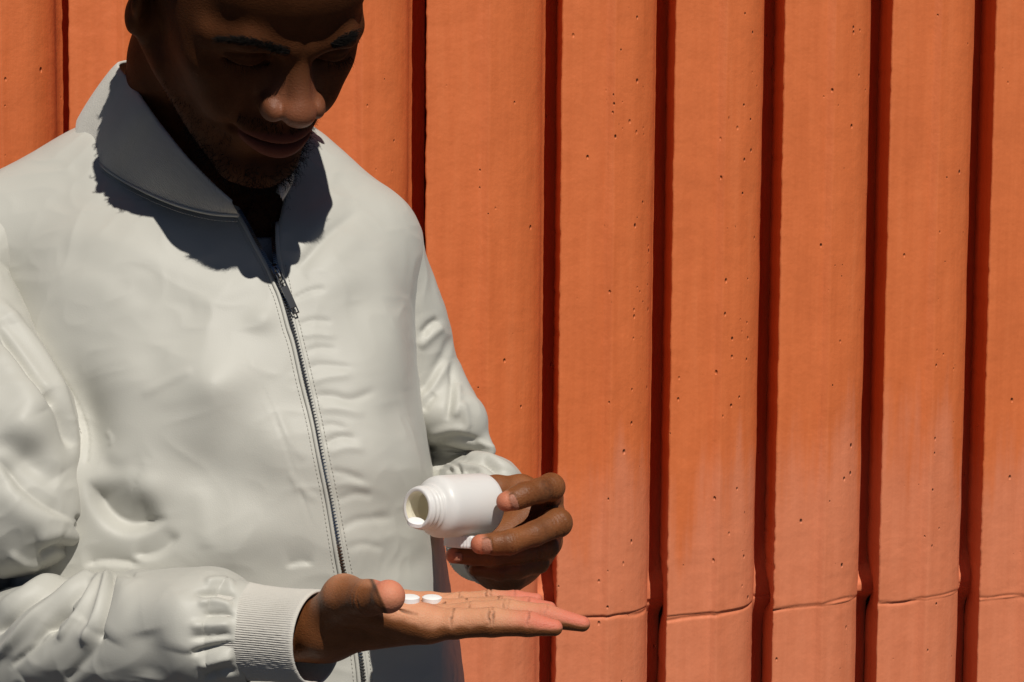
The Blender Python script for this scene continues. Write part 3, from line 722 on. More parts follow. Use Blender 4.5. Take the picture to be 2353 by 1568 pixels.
def cloth_mat():
    b = NB('satin nylon'); co = b.coord()
    c = b.ramp(b.noise(co, 12, 3), [(0.3, (0.450, 0.440, 0.394)), (0.7, (0.480, 0.470, 0.422))])
    h = b.noise(co, 1100, 3, 0.6)
    n = b.bump(h, 0.00016, 0.7)
    n = b.bump(b.noise(co, 16, 2, 0.4), 0.0016, 0.3, n)
    return b.set(Base_Color=c, Roughness=0.52, Specular_IOR_Level=0.32, Normal=n, Sheen_Weight=0.10, Sheen_Roughness=0.4)
CLOTH = cloth_mat()
def rib_mat():
    b = NB('ribbed knit'); co = b.coord()
    return b.set(Base_Color=b.ramp(b.noise(co, 30, 3), [(0.3, (0.52, 0.495, 0.445)), (0.7, (0.56, 0.535, 0.485))]), Roughness=0.9, Specular_IOR_Level=0.15, Normal=b.bump(b.noise(co, 1100, 2), 0.0004, 0.7), Sheen_Weight=0.2)
RIB = rib_mat()
HAIR = simple('black hair', (0.010, 0.008, 0.007), 0.7, Specular_IOR_Level=0.05)
STEEL = simple('zip metal', (0.46, 0.45, 0.43), 0.22, 1.0)
TEE = simple('grey cotton', (0.33, 0.34, 0.35), 0.9)

# ------------------------------------------------------------------ body
def body_core(p):
    d = torso_core(p) + 0.03
    d = np.maximum(d, P(600, 1740, 1.5)[2] - p[:,2])
    d = smin(d, chain(p, PP([(300,560,1.58),(-100,700,1.535),(-60,1150,1.47),(-60,1480,1.45),(640,1462,1.31)]), [0.045, 0.026, 0.015, 0.015, 0.017]), 0.03)
    return smin(d, chain(p, PP([(700,560,1.60),(885,620,1.60),(985,900,1.605),(1040,1120,1.61),(1110,1280,1.42)]), [0.04, 0.016, 0.012, 0.012, 0.016]), 0.03)
parts = []
Vh, Qh = field_mesh(skin_head, HT - [.17, .20, .27], HT + [.18, .17, .16], 0.0015)
Vc, Qc = field_mesh(body_core, [-0.55, 1.25, 1.0], [0.12, 1.75, 1.62], 0.009, proj_it=0)
Va, Qa = field_mesh(hand_a, [P(600,1,1.31)[0], 1.15, P(1,1570,1.25)[2]], [P(1380,1,1.27)[0], 1.42, P(1,1225,1.3)[2]], 0.0010)
Vb, Qb = field_mesh(hand_b, [P(960,1,1.5)[0], 1.29, P(1,1400,1.40)[2]], [P(1350,1,1.43)[0], 1.53, P(1,1030,1.35)[2]], 0.0010)
# head attributes
hq = world_to_head(Vh); N = vnormals(Vh, Qh); xm = np.abs(hq[:,0])
on_face = (hq[:,1] > 5)
zm = -4.25 + 0.03 * hq[:,0]**2
lipw = np.sqrt(np.clip(1 - (xm / 2.9)**2, 0, 1))
lip = on_face * smooth(0.25, -0.05, np.abs(hq[:,2] - zm + 0.12) - 0.95 * lipw) * (xm < 2.9) * (hq[:,1] > 8.2)
stub = 1.15 * smooth(-5.4, -7.6, hq[:,2]) * smooth(0.5, 2.5, hq[:,1]) + 0.6 * on_face * np.exp(-((hq[:,2] + 2.85) / 0.5)**2) * (xm < 3.2) * (xm > 0.3) * (hq[:,1] > 8)
stub = np.clip(stub + 0.6 * smooth(4, 1, hq[:,1]) * smooth(-3.6, -5.0, hq[:,2]) * (hq[:,1] > 0), 0, 1) * (0.6 + 0.4 * vnoise(hq * 1.6))
stub = np.maximum(stub, smooth(9.5, 11, hq[:,2] + 0.25 * np.clip(-hq[:,1] + 6, 0, 20)))
zero = lambda V: np.zeros(len(V))
dct = {k: [] for k in ('face', 'palm', 'pink', 'nail', 'dark', 'lip', 'oily')}
def put(n, **kw):
    for k in dct: dct[k].append(np.broadcast_to(np.asarray(kw.get(k, 0.0), float), (n,)))
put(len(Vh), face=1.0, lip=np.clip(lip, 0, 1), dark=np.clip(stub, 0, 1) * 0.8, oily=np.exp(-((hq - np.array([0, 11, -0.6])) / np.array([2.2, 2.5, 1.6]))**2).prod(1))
put(len(Vc))
# right hand
Na = vnormals(Va, Qa); qa = proj(Va)
pal = smooth(-0.22, 0.26, Na[:,2] + 0.10 * vnoise(Va * 160))
pal = pal * smooth(700, 800, qa[:,0])
dth = np.minimum(cone(Va, A_thumb[1], A_thumb[2], pxr(40, 1.25), pxr(37, 1.24)), cone(Va, A_thumb[2], A_thumb[3], pxr(37, 1.24), pxr(34, 1.22)))
onth = smooth(0.006, 0.001, dth) * (Va[:,1] < 1.27)
nl = (qa[:,0] - (870 + 0.42 * (qa[:,1] - 1360)))                       # right of the nail's edge
tip = smooth(-1.5, 3, nl)
top = smooth(0.55, 0.95, Na[:,2]) * smooth(780, 860, qa[:,0]) * 0.5
pal = pal * (1 - onth) + onth * np.maximum(tip, top)
pink = np.zeros(len(Va))
for F_ in (A_index, A_middle, A_ring, A_pinky):
    pink = np.maximum(pink, smooth(0.040, 0.008, np.linalg.norm(Va - F_[4], axis=1)))
pink = np.maximum(pink, 0.8 * onth * tip); pink = np.maximum(pink, 0.35 * smooth(0.012, 0.0, np.linalg.norm(Va - A_index[0] - [0, 0, 0.01], axis=1)))
dk = onth * np.exp(-((nl + 5) / 4.5)**2) * 0.9
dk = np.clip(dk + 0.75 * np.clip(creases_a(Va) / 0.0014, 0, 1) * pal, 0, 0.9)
put(len(Va), palm=pal, pink=np.clip(pink * pal * 0.95, 0, 1), dark=dk)
# left hand
Nb_ = vnormals(Vb, Qb); qb = proj(Vb)
pk = np.zeros(len(Vb)); na = np.zeros(len(Vb)); dkb = np.zeros(len(Vb))
front = smooth(-0.1, 0.3, ((CAMC - Vb) * Nb_).sum(1) / np.linalg.norm(CAMC - Vb, axis=1))
for (tx, ty), (nx, ny), (ax, ay), rx, ry in (((1150,1160), (1181,1154), (-0.92, 0.38), 8.0, 19), ((1088,1256), (1119,1255), (-0.99, 0.12), 11, 18), ((1030,1276), (1053,1281), (-1, 0.05), 9.5, 11)):
    along = (qb[:,0] - nx) * ax + (qb[:,1] - ny) * ay; across = -(qb[:,0] - nx) * ay + (qb[:,1] - ny) * ax
    tip3 = [B_index, B_middle, B_ring][[1150, 1088, 1030].index(tx)]
    front_ = front * smooth(0.004, 0.001, chain(Vb, tip3[3:], [0.0078] * len(tip3[3:])))
    nearf = (np.abs(qb[:,0] - tx) < 70) * (np.abs(qb[:,1] - ty) < 32) * front_
    e = ((np.abs(along) / rx)**2.6 + (np.abs(across) / ry)**2.6)
    na = np.maximum(na, smooth(1.12, 0.9, e) * nearf)
    ring = np.exp(-((np.sqrt(e) - 1.12) / 0.14)**2) * nearf
    dkb = np.maximum(dkb, 0.55 * ring * (along < rx * 0.7))
    pk = np.maximum(pk, smooth(-6, 14, along) * nearf * smooth(60, 40, np.hypot(qb[:,0] - tx, qb[:,1] - ty)))
    Vb = Vb - Nb_ * (0.0006 * np.clip(ring, 0, 1) * (along < rx))[:,None] + Nb_ * (0.0002 * na)[:,None]
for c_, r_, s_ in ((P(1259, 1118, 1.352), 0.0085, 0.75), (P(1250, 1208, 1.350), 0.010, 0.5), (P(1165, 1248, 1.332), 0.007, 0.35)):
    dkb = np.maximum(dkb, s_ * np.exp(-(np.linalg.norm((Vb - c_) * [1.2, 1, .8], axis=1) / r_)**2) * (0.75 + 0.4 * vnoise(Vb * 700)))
inner = smooth(1.39, 1.42, Vb[:,1]) * smooth(0.1, -0.4, Nb_[:,1] + 0.2) * smooth(1120, 1160, qb[:,0])
put(len(Vb), palm=np.clip(np.maximum(pk * 0.5, inner * 0.12), 0, 1), pink=np.clip(pk * 0.45, 0, 1), nail=na, dark=np.clip(dkb, 0, 1))
off = 0; VV, QQ = [], []
for V_, Q_ in ((Vh, Qh), (Vc, Qc), (Va, Qa), (Vb, Qb)): VV.append(V_); QQ.append(Q_ + off); off += len(V_)
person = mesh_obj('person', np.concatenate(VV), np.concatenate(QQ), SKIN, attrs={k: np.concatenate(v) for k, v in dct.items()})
tag(person, 'man in a pale satin bomber jacket looking down at the pills in his open palm', 'person')
bvh_head = BVHTree.FromPolygons(Vh.tolist(), Qh.tolist()); bvh_a = BVHTree.FromPolygons(Va.tolist(), Qa.tolist())
def hit(bvh, x, y, lift=0.0):
    d = Vector(P(x, y, 1.0) - CAMC).normalized(); r = bvh.ray_cast(Vector(CAMC), d)
    if r[0] is None: return None, None
    n = r[1] if r[1].dot(d) < 0 else -r[1]
    return np.array(r[0] + n * lift), np.array(n)

# brows, lashes, beard, hair: tapering strands
def strand(mb, root, d, L, r, curl, up, n=5, bend=None):
    d = np.asarray(d) / np.linalg.norm(d); pts = [root]; ph = rng.uniform(0, 6.28)
    a = np.cross(d, up); a /= max(np.linalg.norm(a), 1e-6); c = np.cross(d, a)
    for i in range(1, n + 1):
        t = i / n
        p = root + d * L * t + curl * (a * (math.cos(ph + 5 * t) - math.cos(ph)) + c * (math.sin(ph + 5 * t) - math.sin(ph)))
        if bend is not None: p = p + bend * t * t * L
        pts.append(p)
    mb.tube(pts, list(np.linspace(r, r * 0.3, n + 1)), 3, cap=False)
def brow(line, out_dir):
    mb = MB(); pl = spline(np.array(line, float), 60)
    for k in range(720):
        if False: break
        t = rng.uniform(0, 1); i = min(int(t * 59), 58); c = pl[i]; e = pl[i+1] - pl[i]; nrm = np.array([-e[1], e[0]]) / np.linalg.norm(e)
        wd = (4 + 6.5 * math.sin(math.pi * min(1, 0.12 + t * 0.95))**0.8)
        q = c + nrm * rng.normal(0, 0.45) * wd
        h, n_ = hit(bvh_head, *q)
        if h is None: continue
        if 609 < q[0] - (q[1] - 104) * 0.4 < 615: continue
        h2, _ = hit(bvh_head, q[0] + out_dir[0] * 12, q[1] + out_dir[1] * 12)
        if h2 is None or abs(h2[1] - h[1]) > 0.02: continue
        d = (h2 - h); d = d / np.linalg.norm(d) + n_ * rng.uniform(0.15, 0.5) + rng.normal(0, 0.22, 3)
        strand(mb, h, d, rng.uniform(0.004, 0.0075), 0.00020, 0.0004, n_, 3)
    return tag(mb.build('eyebrow', HAIR, person), kind=None)
brow([(666,121),(645,114),(620,106),(590,98),(560,94),(528,92),(505,92)], (-1, -0.25))
brow([(762,106),(780,98),(800,87),(820,77),(833,70)], (1, -0.45))
mb = MB()
for line, m in (([(520,133),(545,146),(575,152),(605,149),(622,143)], 60), ([(752,140),(775,143),(795,138),(806,130)], 45)):
    pl = spline(np.array(line, float), m)
    for q in pl:
        h, n_ = hit(bvh_head, q[0], q[1])
        if h is None: continue
        strand(mb, h, n_ * 0.7 + np.array([0, -0.25, -0.75]) + rng.normal(0, 0.15, 3), rng.uniform(0.006, 0.009), 0.00012, 0.0003, n_, 3)
tag(mb.build('eyelashes', HAIR, person), kind='stuff')
def scatter(mb, sel, count, fn):
    i = rng.choice(np.nonzero(sel)[0], count)
    for k in i: fn(mb, Vh[k], N[k])
mb = MB()
chin = (hq[:,2] < -7.4 + 0.12 * np.abs(hq[:,0])) & (hq[:,1] > 3.0) & (xm < 4.5) & (N[:,1] < 0.75)
scatter(mb, chin, 3600, lambda m, v, n_: strand(m, v, n_ + np.array([0, 0, -0.5]) + rng.normal(0, 0.5, 3), rng.uniform(0.004, 0.012), 0.00020, 0.0018, n_, 6))
jaw = (hq[:,2] < -4.6) & (hq[:,1] > 1.5) & (xm > 3.0) & (hq[:,2] > -9)
scatter(mb, jaw, 900, lambda m, v, n_: strand(m, v, n_ * 0.5 + np.array([0.1, -0.1, -0.6]) + rng.normal(0, 0.3, 3), rng.uniform(0.002, 0.005), 0.00012, 0.0008, n_, 4))
side = (hq[:,2] < -5.6) & (hq[:,0] > 1.0) & (hq[:,1] > 5)
scatter(mb, side, 350, lambda m, v, n_: strand(m, v, n_ + rng.normal(0, 0.4, 3), rng.uniform(0.003, 0.007), 0.00014, 0.0012, n_, 5))
mous = on_face & (np.abs(hq[:,2] + 2.95 - 0.05 * xm) < 0.42) & (xm < 3.2) & (xm > 0.25) & (hq[:,1] > 8)
scatter(mb, mous, 420, lambda m, v, n_: strand(m, v, n_ * 0.4 + np.array([0, -0.1, -0.8]) + rng.normal(0, 0.25, 3), rng.uniform(0.0025, 0.004), 0.00011, 0.0003, n_, 3))
mb.build('beard', HAIR, person)
def hair_cap(p):
    q = world_to_head(p)
    d = ell(q, (-0.9, -1.7, 5.2), (8.5, 9.7, 8.4))
    d = d + (0.45 * vnoise(q * 1.1) + 0.25 * vnoise(q * 2.6)) * smooth(3, -1, q[:,1])
    line = q[:,2] - (4.6 + 0.95 * np.clip(q[:,1] + 1.0, 0, 20) + 0.25 * np.clip(q[:,0], 0, 9))
    return smax(d, -line, 0.8) * HS
Vq, Qq = field_mesh(hair_cap, HT - 0.16, HT + [.16, .17, .19], 0.0022, proj_it=1)
mb = MB(); Nq = vnormals(Vq, Qq)
for k in rng.choice(len(Vq), 500): strand(mb, Vq[k], Nq[k] + rng.normal(0, 0.5, 3), rng.uniform(0.002, 0.004), 0.0006, 0.0018, Nq[k], 4)
hm = mesh_obj('hair', Vq, Qq, HAIR, person)
tag(mb.build('curls', HAIR, hm), kind='stuff')

# ------------------------------------------------------------------ jacket
def garment(name, f, lo, hi, h, folds, dmax, noise, parent, seed, gain, bl):
    V, Q = field_mesh(f, lo, hi, h)
    Nn = vnormals(V, Q)
    d = fold_disp(V, Nn, folds, dmax, gain)
    d = d + blobs(V, Nn, bl, dmax)
    for amp, sc, st in noise: d = d + cloth_noise(V, amp, sc, seed, st)
    V = V + Nn * d[:,None]
    return mesh_obj(name, V, Q, CLOTH, parent), V, Q
jacket, Vt, Qt = garment('jacket', torso, [-0.42, 1.38, 1.02], [0.06, 1.76, 1.56], 0.0018, TORSO_FOLDS, 1.60,
                         [(0.0012, 0.11, (1, 1, 0.8)), (0.0007, 0.055, (1.1, 0.5, 0.8)), (0.00035, 0.022, (0.8, 1, 1.2))], person, 3, 0.48, TORSO_BLOBS)
slr, Vr, Qr = garment('sleeve', sleeve_r, [-0.50, 1.24, 1.10], [P(560,1,1.32)[0], 1.64, 1.47], 0.0014, SLEEVE_R_FOLDS, 1.50,
                      [(0.0010, 0.055, (1, 0.6, 1)), (0.0005, 0.022, (1, 1, 1))], jacket, 11, 1.0, SLEEVE_R_BLOBS)
sll, Vl, Ql = garment('sleeve', sleeve_l, [-0.16, 1.39, 1.15], [0.05, 1.72, 1.50], 0.0015, SLEEVE_L_FOLDS, 1.62,
                      [(0.0012, 0.045, (1, 1, 1)), (0.0005, 0.020, (1, 1, 1))], jacket, 23, 0.8, [])
bvh_t = BVHTree.FromPolygons(Vt.tolist(), Qt.tolist())
def laid(line, n, lift, bvh=None):
    q = spline(np.array(line, float), n); o = [hit(bvh or bvh_t, x, y, lift)[0] for x, y in q]
    return np.array([p for p in o if p is not None])
def smooth_path(p, k=3):
    for _ in range(k): p[1:-1] = 0.25 * p[:-2] + 0.5 * p[1:-1] + 0.25 * p[2:]
    return p

# ribbed bands
def band(name, L, U, ribs, dep, thick, bulge, nv=26, sub=5, closed=True, fan=None):
    """knit band between the curves L (seam) and U (edge), turned over at U; ribs run from L to U"""
    m = ribs * sub; nl = len(L)
    def rs(C):
        C = np.asarray(C, float)
        if closed: C = np.vstack([C, C[:1]])
        return spline(C, m + (1 if closed else 0))[:m]
    A, B = rs(L), rs(U); cen = (A.mean(0) + B.mean(0)) / 2; ax = B.mean(0) - A.mean(0); ax /= np.linalg.norm(ax)
    rad = (A + B) / 2 - cen; rad -= np.outer(rad @ ax, ax); rad /= np.linalg.norm(rad, axis=1)[:,None]
    ph = 2 * np.pi * np.arange(m) / sub
    rip = dep * (0.5 + 0.5 * np.cos(ph)) ** 0.7
    rows = []
    for t in np.linspace(0, 1, nv): rows.append(A + (B - A) * t + rad * ((bulge * math.sin(math.pi * t) ** 0.8) + rip * min(1, 6 * (1 - t) + 0.25))[:,None])
    for a in (0.35, 0.8): rows.append(B + ax * thick * 0.5 * math.sin(math.pi * a) - rad * thick * a)
    for t in np.linspace(1, 0, 10): rows.append(A + (B - A) * t + rad * ((bulge * math.sin(math.pi * t) ** 0.8) - thick + 0.4 * rip)[:,None])
    V = np.concatenate(rows); nr = len(rows)
    i = np.arange(nr - 1)[:,None] * m; j = np.arange(m if closed else m - 1)[None]
    a = (i + j).ravel(); b_ = (i + (j + 1) % m).ravel()
    Q = np.stack([a, b_, b_ + m, a + m], 1)
    V = V + (0.00012 * vnoise(V * 900))[:,None]
    return mesh_obj(name, V, Q, RIB, jacket)
def ring(c, ax, r, n=24, up=(0, 0, 1), ov=1.0):
    ax = np.asarray(ax) / np.linalg.norm(ax); a = np.cross(up, ax); a /= np.linalg.norm(a); b_ = np.cross(ax, a)
    return [c + r * (a * math.cos(t) + ov * b_ * math.sin(t)) for t in np.linspace(0, 2 * math.pi, n, endpoint=False)]
cax = P(725, 1470, 1.298) - P(545, 1452, 1.326)
band('cuff', ring(P(540, 1450, 1.327), cax, pxr(117, 1.32)), ring(P(728, 1466, 1.298), cax, pxr(112, 1.30)), 128, 0.0007, 0.0022, -0.002)
lax = P(1112, 1280, 1.40) - P(1080, 1258, 1.46)
band('cuff', ring(P(1104, 1256, 1.436), lax, pxr(80, 1.44)), ring(P(1134, 1278, 1.392), lax, pxr(72, 1.39)), 84, 0.0009, 0.0022, -0.001)
CL = PP([(548,492,1.460),(490,488,1.468),(430,475,1.479),(380,458,1.494),(330,436,1.510),(285,413,1.529),(240,383,1.540),(200,340,1.568),(176,300,1.580),(190,262,1.625),(260,232,1.665),(380,225,1.685),(520,240,1.675),(612,262,1.645),(652,300,1.595),(668,350,1.550),(674,410,1.507),(648,462,1.470)])
CU = PP([(533,466,1.456),(500,437,1.464),(462,400,1.472),(428,365,1.482),(395,326,1.496),(362,285,1.514),(330,240,1.525),(297,190,1.555),(268,152,1.577),(285,140,1.610),(340,138,1.635),(430,150,1.650),(530,170,1.640),(610,220,1.615),(640,272,1.575),(652,330,1.540),(660,390,1.499),(642,444,1.464)])
band('collar', CL, CU, 270, 0.00085, 0.0030, 0.002, closed=False)
cs = smooth_path(CL.copy(), 1); pp = spline(CL[:9], 160); dn = np.array([0, 0, -1.0])
mb = MB(); mb.tube(pp + np.array([0, -0.0004, -0.0012]), 0.0013, 8); mb.build('collar_seam', CLOTH, jacket)

# zip
ZL = [(543,488),(562,521),(582,559),(602,594),(616,620),(628,650),(640,678),(650,711),(661,753),(674,793),(693,878),(715,964),(731,1045),(750,1136),(767,1240),(781,1320),(800,1410),(817,1500),(826,1580)]
ZR = [(646,474),(640,497),(638,527),(638,559),(640,587),(644,612),(651,640),(661,690),(673,735),(679,757),(691,807),(708,878),(727,964),(743,1045),(762,1136),(781,1240),(797,1320),(815,1410),(834,1500),(844,1580)]
mb = MB()
pl_l = smooth_path(laid(ZL, 260, 0.0005), 6); pl_r = smooth_path(laid(ZR, 260, 0.0005), 6)
mb.tube(pl_l, 0.0016, 8); mb.tube(pl_r, 0.0016, 8); mb.build('zip_piping', CLOTH, jacket)
ZT = [(627,612),(640,660),(655,710),(669,750),(682,800),(701,878),(721,964),(737,1045),(756,1136),(774,1240),(789,1320),(807,1410),(825,1500),(836,1580)]
mb = MB()
def teeth(mb, path, w, gap, side):
    s = np.concatenate([[0], np.cumsum(np.linalg.norm(np.diff(path, axis=0), axis=1))])
    for k, d in enumerate(np.arange(0, s[-1], gap)):
        c = np.array([np.interp(d, s, path[:,i]) for i in range(3)]); c2 = np.array([np.interp(min(d + 0.002, s[-1]), s, path[:,i]) for i in range(3)])
        t = c2 - c
        if np.linalg.norm(t) < 1e-6: continue
        t /= np.linalg.norm(t); n_ = np.array([0, -1.0, 0.1]); n_ -= t * (n_ @ t); n_ /= np.linalg.norm(n_); x = np.cross(t, n_)
        off = x * (w * 0.35 * (1 if k % 2 else -1)) if side == 0 else 0
        mb.box(c + off, x * w * 0.5, t * gap * 0.27, n_ * 0.0012)
tl = smooth_path(laid([(553,485),(571,521),(590,556),(609,590),(621,612),(627,625)], 80, 0.0008), 4)
tr = smooth_path(laid([(634,474),(630,497),(629,527),(629,559),(630,587),(630,612)], 80, 0.0008), 4)
# the teeth of the open part hang on the edges of the opening
el = pl_l[:int(260*4.4/18)] + np.array([0.0026, 0.0006, 0.0003]); er = pl_r[:int(260*5.4/19)] + np.array([-0.0028, 0.0006, 0])
teeth(mb, el, 0.0032, 0.00165, 1); teeth(mb, er, 0.0032, 0.00165, 1)
zc_ = smooth_path(laid(ZT, 300, 0.0006), 6); teeth(mb, zc_, 0.0030, 0.00120, 0)
tag(mb.build('zip_teeth', STEEL, jacket, smooth=False), kind='stuff')
tape = MB(); tape.tube(zc_ + np.array([0, 0.0018, 0]), 0.0024, 6); tape.build('zip_tape', simple('zip tape', (0.045, 0.042, 0.038), 0.9), jacket)
# slider and pull tab
mb = MB()
a0, an = hit(bvh_t, 634, 634, 0.0046); a1 = hit(bvh_t, 678, 726, 0.0012)[0]
t = (a1 - a0); Lp = np.linalg.norm(t); t /= Lp; an = an - t * (an @ t); an /= np.linalg.norm(an); xx = np.cross(t, an)
mb.box(a0 - t * 0.001, xx * 0.0028, t * 0.0042, an * 0.0016)
mb.tube([a0 - t * 0.004 + an * 0.0015, a0 - t * 0.001 + an * 0.0042, a0 + t * 0.004 + an * 0.0042, a0 + t * 0.006 + an * 0.0015], 0.0009, 8)
mb.build('zip_slider', STEEL, jacket, smooth=False)
mb = MB(); o_ = a0 + an * 0.0034
def bar(u0, u1, v0, v1): mb.box(o_ + t * (u0 + u1) / 2 + xx * (v0 + v1) / 2, xx * (v1 - v0) / 2, t * (u1 - u0) / 2, an * 0.00065)
w_ = 0.0027
bar(0.0002, 0.0016, -w_, w_); bar(0.0016, 0.0095, -w_, -w_ + 0.0011); bar(0.0016, 0.0095, w_ - 0.0011, w_); bar(0.0095, 0.0102, -w_, w_)
bar(0.0102, 0.0122, -w_, -w_ + 0.0012); bar(0.0102, 0.0122, w_ - 0.0012, w_)
bar(0.0122, Lp - 0.0048, -w_, w_); bar(Lp - 0.0048, Lp - 0.0010, -w_, -w_ + 0.0008); bar(Lp - 0.0048, Lp - 0.0010, w_ - 0.0008, w_); bar(Lp - 0.0048, Lp - 0.0010, -0.0005, 0.0003); bar(Lp - 0.0010, Lp, -w_, w_)
pull = mb.build('zip_pull', simple('polished steel', (0.26, 0.255, 0.25), 0.14, 1.0), jacket, smooth=False)
pull.modifiers.new('edge', 'BEVEL').width = 0.0002

# stitching
STITCH = simple('thread', (0.40, 0.385, 0.345), 0.8)
def stitches(mb, path, step=0.0030, ln=0.0019, r=0.00028):
    s = np.concatenate([[0], np.cumsum(np.linalg.norm(np.diff(path, axis=0), axis=1))])
    for d in np.arange(0, s[-1] - ln, step):
        mb.tube([[np.interp(d + e * ln, s, path[:,i]) for i in range(3)] for e in (0, 0.5, 1)], r, 4)
mb = MB()
stitches(mb, smooth_path(laid([(x - 12, y + 3) for x, y in ZL], 300, 0.0002), 2)); stitches(mb, smooth_path(laid([(x + 12, y - 3) for x, y in ZR[5:]], 300, 0.0002), 2))
stitches(mb, laid([(0,662),(60,745),(118,838),(160,918),(188,1000)], 200, 0.0002)); stitches(mb, laid([(0,684),(52,756),(104,842),(146,918)], 200, 0.0002))
stitches(mb, pp + np.array([0, -0.0026, -0.0055]))
tag(mb.build('topstitching', STITCH, jacket), kind='stuff')

# undershirt in the opening
def tee(p):
    d = ell(p, P(606, 640, 1.545), (0.045, 0.050, 0.055))
    return smax(d, p[:,2] - P(610, 549, 1.48)[2], 0.003)
V_, Q_ = field_mesh(tee, P(606,640,1.565) - 0.07, P(606,640,1.565) + 0.07, 0.003)
mesh_obj('undershirt', V_, Q_, TEE, person)

# trousers and shoes, below the picture
def trousers(p):
    d = cone(p, P(430, 1700, 1.56), np.array([-0.30, 1.60, 0.10]), 0.10, 0.075)
    d = smin(d, cone(p, P(690, 1700, 1.55), np.array([-0.06, 1.58, 0.10]), 0.10, 0.075), 0.03)
    return np.maximum(d, 0.06 - p[:,2])
V_, Q_ = field_mesh(trousers, [-0.5, 1.4, 0.03], [0.15, 1.75, 1.18], 0.012)
mesh_obj('trousers', V_, Q_, simple('dark denim', (0.03, 0.035, 0.05), 0.85), person)
for x in (-0.30, -0.06):
    f_ = lambda p, x=x: np.maximum(smin(cone(p, (x, 1.62, 0.05), (x + 0.01, 1.42, 0.035), 0.05, 0.04), cone(p, (x, 1.60, 0.05), (x, 1.60, 0.10), 0.048, 0.05), 0.03), 0.001 - p[:,2])
    V_, Q_ = field_mesh(f_, [x - 0.1, 1.33, -0.02], [x + 0.1, 1.72, 0.17], 0.006)
    mesh_obj('shoe', V_, Q_, simple('shoe leather', (0.5, 0.5, 0.48), 0.5), person)

# ------------------------------------------------------------------ bottle, cap, tablets
def plastic(name, c, thin):
    b = NB(name); co = b.coord()
    b.set(Base_Color=c, Roughness=0.36, Normal=b.bump(b.noise(co, 500, 3), 0.0001, 0.4))
    tr = b.n('ShaderNodeBsdfTranslucent'); tr.inputs[0].default_value = (*[min(1, x * 1.12) for x in c], 1)
    mx = b.n('ShaderNodeMixShader', _Fac=thin); b.l(b.b.outputs[0], mx.inputs[1]); b.l(tr.outputs[0], mx.inputs[2])
    b.l(mx.outputs[0], b.N['Material Output'].inputs[0]); return b.m
WHITE = plastic('white plastic', (0.86, 0.85, 0.845), 0.30)
m0 = P(957, 1168, 1.330); m1 = P(1114, 1158, 1.3743); BAX = (m1 - m0) / np.linalg.norm(m1 - m0); BL = np.linalg.norm(m1 - m0)
bottle = empty('pill_bottle', m1); tag(bottle, 'open white plastic pill bottle tipped over the palm and held in his fingers', 'bottle')
mb = MB(); R0 = pxr(72.5, 1.352); rn = pxr(49, 1.332)
prof = [(rn*0.80, 0.0006), (rn*0.88, 0), (rn*0.97, 0.0002), (rn, 0.0010), (rn, 0.0022), (rn*1.04, 0.0030), (rn*1.055, 0.0038), (rn*1.04, 0.0045), (rn*1.0, 0.0052), (rn, 0.0062), (rn*1.04, 0.0069), (rn*1.055, 0.0076), (rn*1.04, 0.0083), (rn, 0.0090), (rn*1.0, 0.0104),
        (rn*1.10, 0.0108), (rn*1.13, 0.0115), (rn*1.12, 0.0124), (rn*1.16, 0.0132), (rn*1.25, 0.0142), (R0*0.93, 0.0162), (R0*0.975, 0.0184), (R0*0.995, 0.0208), (R0, 0.0235)]
prof += [(R0, h) for h in np.linspace(0.03, BL - 0.004, 6)] + [(R0*0.985, BL - 0.0018), (R0*0.95, BL - 0.0006), (R0*0.88, BL), (R0*0.5, BL - 0.001), (0.0001, BL - 0.001)]
mb.lathe(prof, m0, BAX, 96); adopt(mb.build('shell', WHITE), bottle)
mb = MB(); IN = plastic('inner plastic', (0.88, 0.84, 0.68), 0.45)
mb.lathe([(rn*0.80, 0.0007), (rn*0.79, 0.002), (rn*0.79, 0.0040), (rn*0.77, 0.0045), (rn*0.79, 0.005), (rn*0.79, 0.0105), (rn*0.85, 0.0125), (R0*0.90, 0.018), (R0*0.92, BL - 0.004), (0.0001, BL - 0.003)], m0, BAX, 72)
adopt(mb.build('inside', IN), bottle)
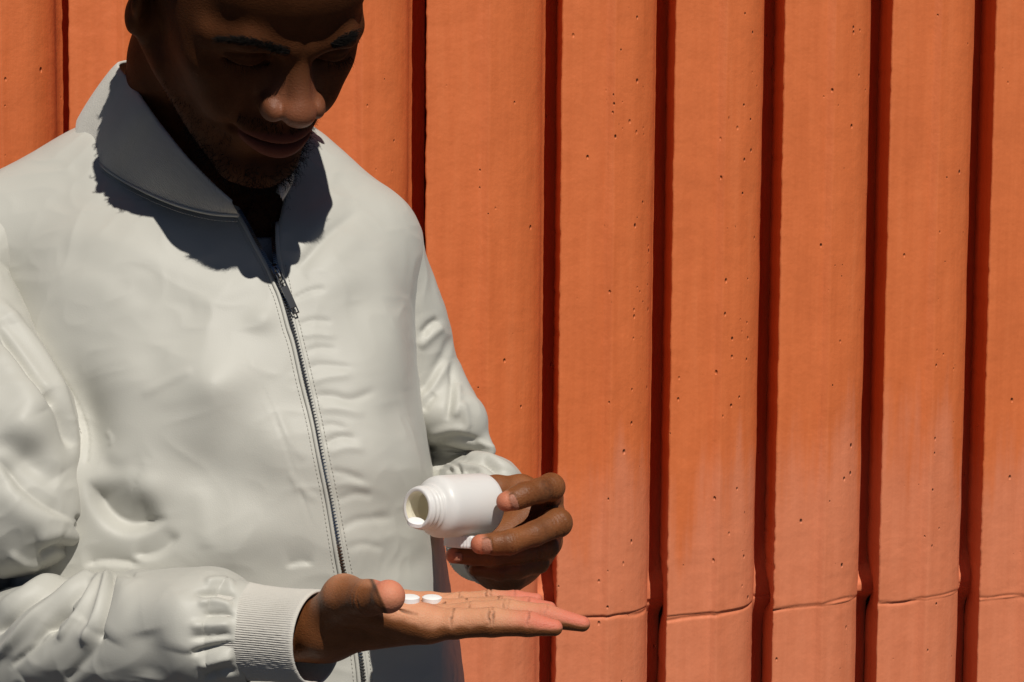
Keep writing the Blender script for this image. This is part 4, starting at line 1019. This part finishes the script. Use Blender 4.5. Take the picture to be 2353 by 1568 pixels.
# tablets
def tablet_mesh(c, ax, r, h):
    mb = MB(); mb.lathe([(0.0001, h * 0.62), (r * 0.5, h * 0.60), (r * 0.86, h * 0.5), (r * 0.90, h * 0.5 - 0.0002), (r, h * 0.36), (r, -h * 0.36), (r * 0.90, -h * 0.5), (r * 0.5, -h * 0.60), (0.0001, -h * 0.62)], c, ax, 44); return mb
PILL = simple('white tablet', (0.82, 0.81, 0.80), 0.55)
PILLC = simple('cream tablet', (0.78, 0.75, 0.62), 0.55)
def pill(c, ax, r, h, label, mat=PILL, group=None):
    o = tablet_mesh((0, 0, 0), ax, r, h).build('tablet', mat, smooth=False); o.location = c; return tag(o, label, 'pill', group)
for (x, y, lab) in ((992, 1386, 'round white tablet lying whole in the palm, further from the thumb'), (940, 1386, 'round white tablet in the palm half hidden by the thumb tip')):
    h_, n_ = hit(bvh_a, x, y)
    pill(h_ + np.array([0, 0.005, 0.0014]), (0.03, -0.05, 1), 0.0066, 0.0040, lab)
e1 = np.cross(BAX, [0, 0, 1.0]); e1 /= np.linalg.norm(e1); e2 = np.cross(e1, BAX)
pill(P(956, 1201, 1.3290) , (0.15, -0.25, 1), 0.0058, 0.0034, 'white tablet lying on the lip of the tipped bottle')
for k, (h_, u, v, ax, lab) in enumerate(((0.014, -0.006, -0.002, (0.9, -0.3, 0.35), 'cream tablet standing upright inside the bottle neck'), (0.019, -0.011, -0.001, (1, -0.2, -0.2), 'tablet behind the upright one inside the bottle'),
                                   (0.022, -0.002, 0.006, (0.3, -0.5, 1), 'tablet high up against the far side inside the bottle'), (0.020, 0.004, -0.010, (0.1, -0.3, 1), 'tablet lowest inside the bottle body'))):
    pill(m0 + BAX * h_ - e1 * u + e2 * v, ax, 0.0058, 0.0036, lab, PILLC)
cap_c = P(1092, 1243, 1.368)
mb = MB(); rc = pxr(73, 1.368); cxa = np.array([0.03, 0.12, 1.0])
rip = lambda k, j: (0.018 if (j % 4 < 2) else 0.0) if 2 <= k <= 5 else 0.0
mb.lathe([(0.0001, -0.0045), (rc * 0.80, -0.0045), (rc * 0.94, -0.0043), (rc * 0.985, -0.0036), (rc * 0.985, -0.002), (rc * 0.985, 0.003), (rc * 0.985, 0.0045), (rc * 0.93, 0.0047), (rc * 0.90, 0.0040), (rc * 0.90, -0.0028), (0.0001, -0.003)], cap_c, cxa, 240, rip)
tag(mb.build('bottle_cap', WHITE), 'white ribbed screw cap held under the bottle by the bent middle finger', 'cap')
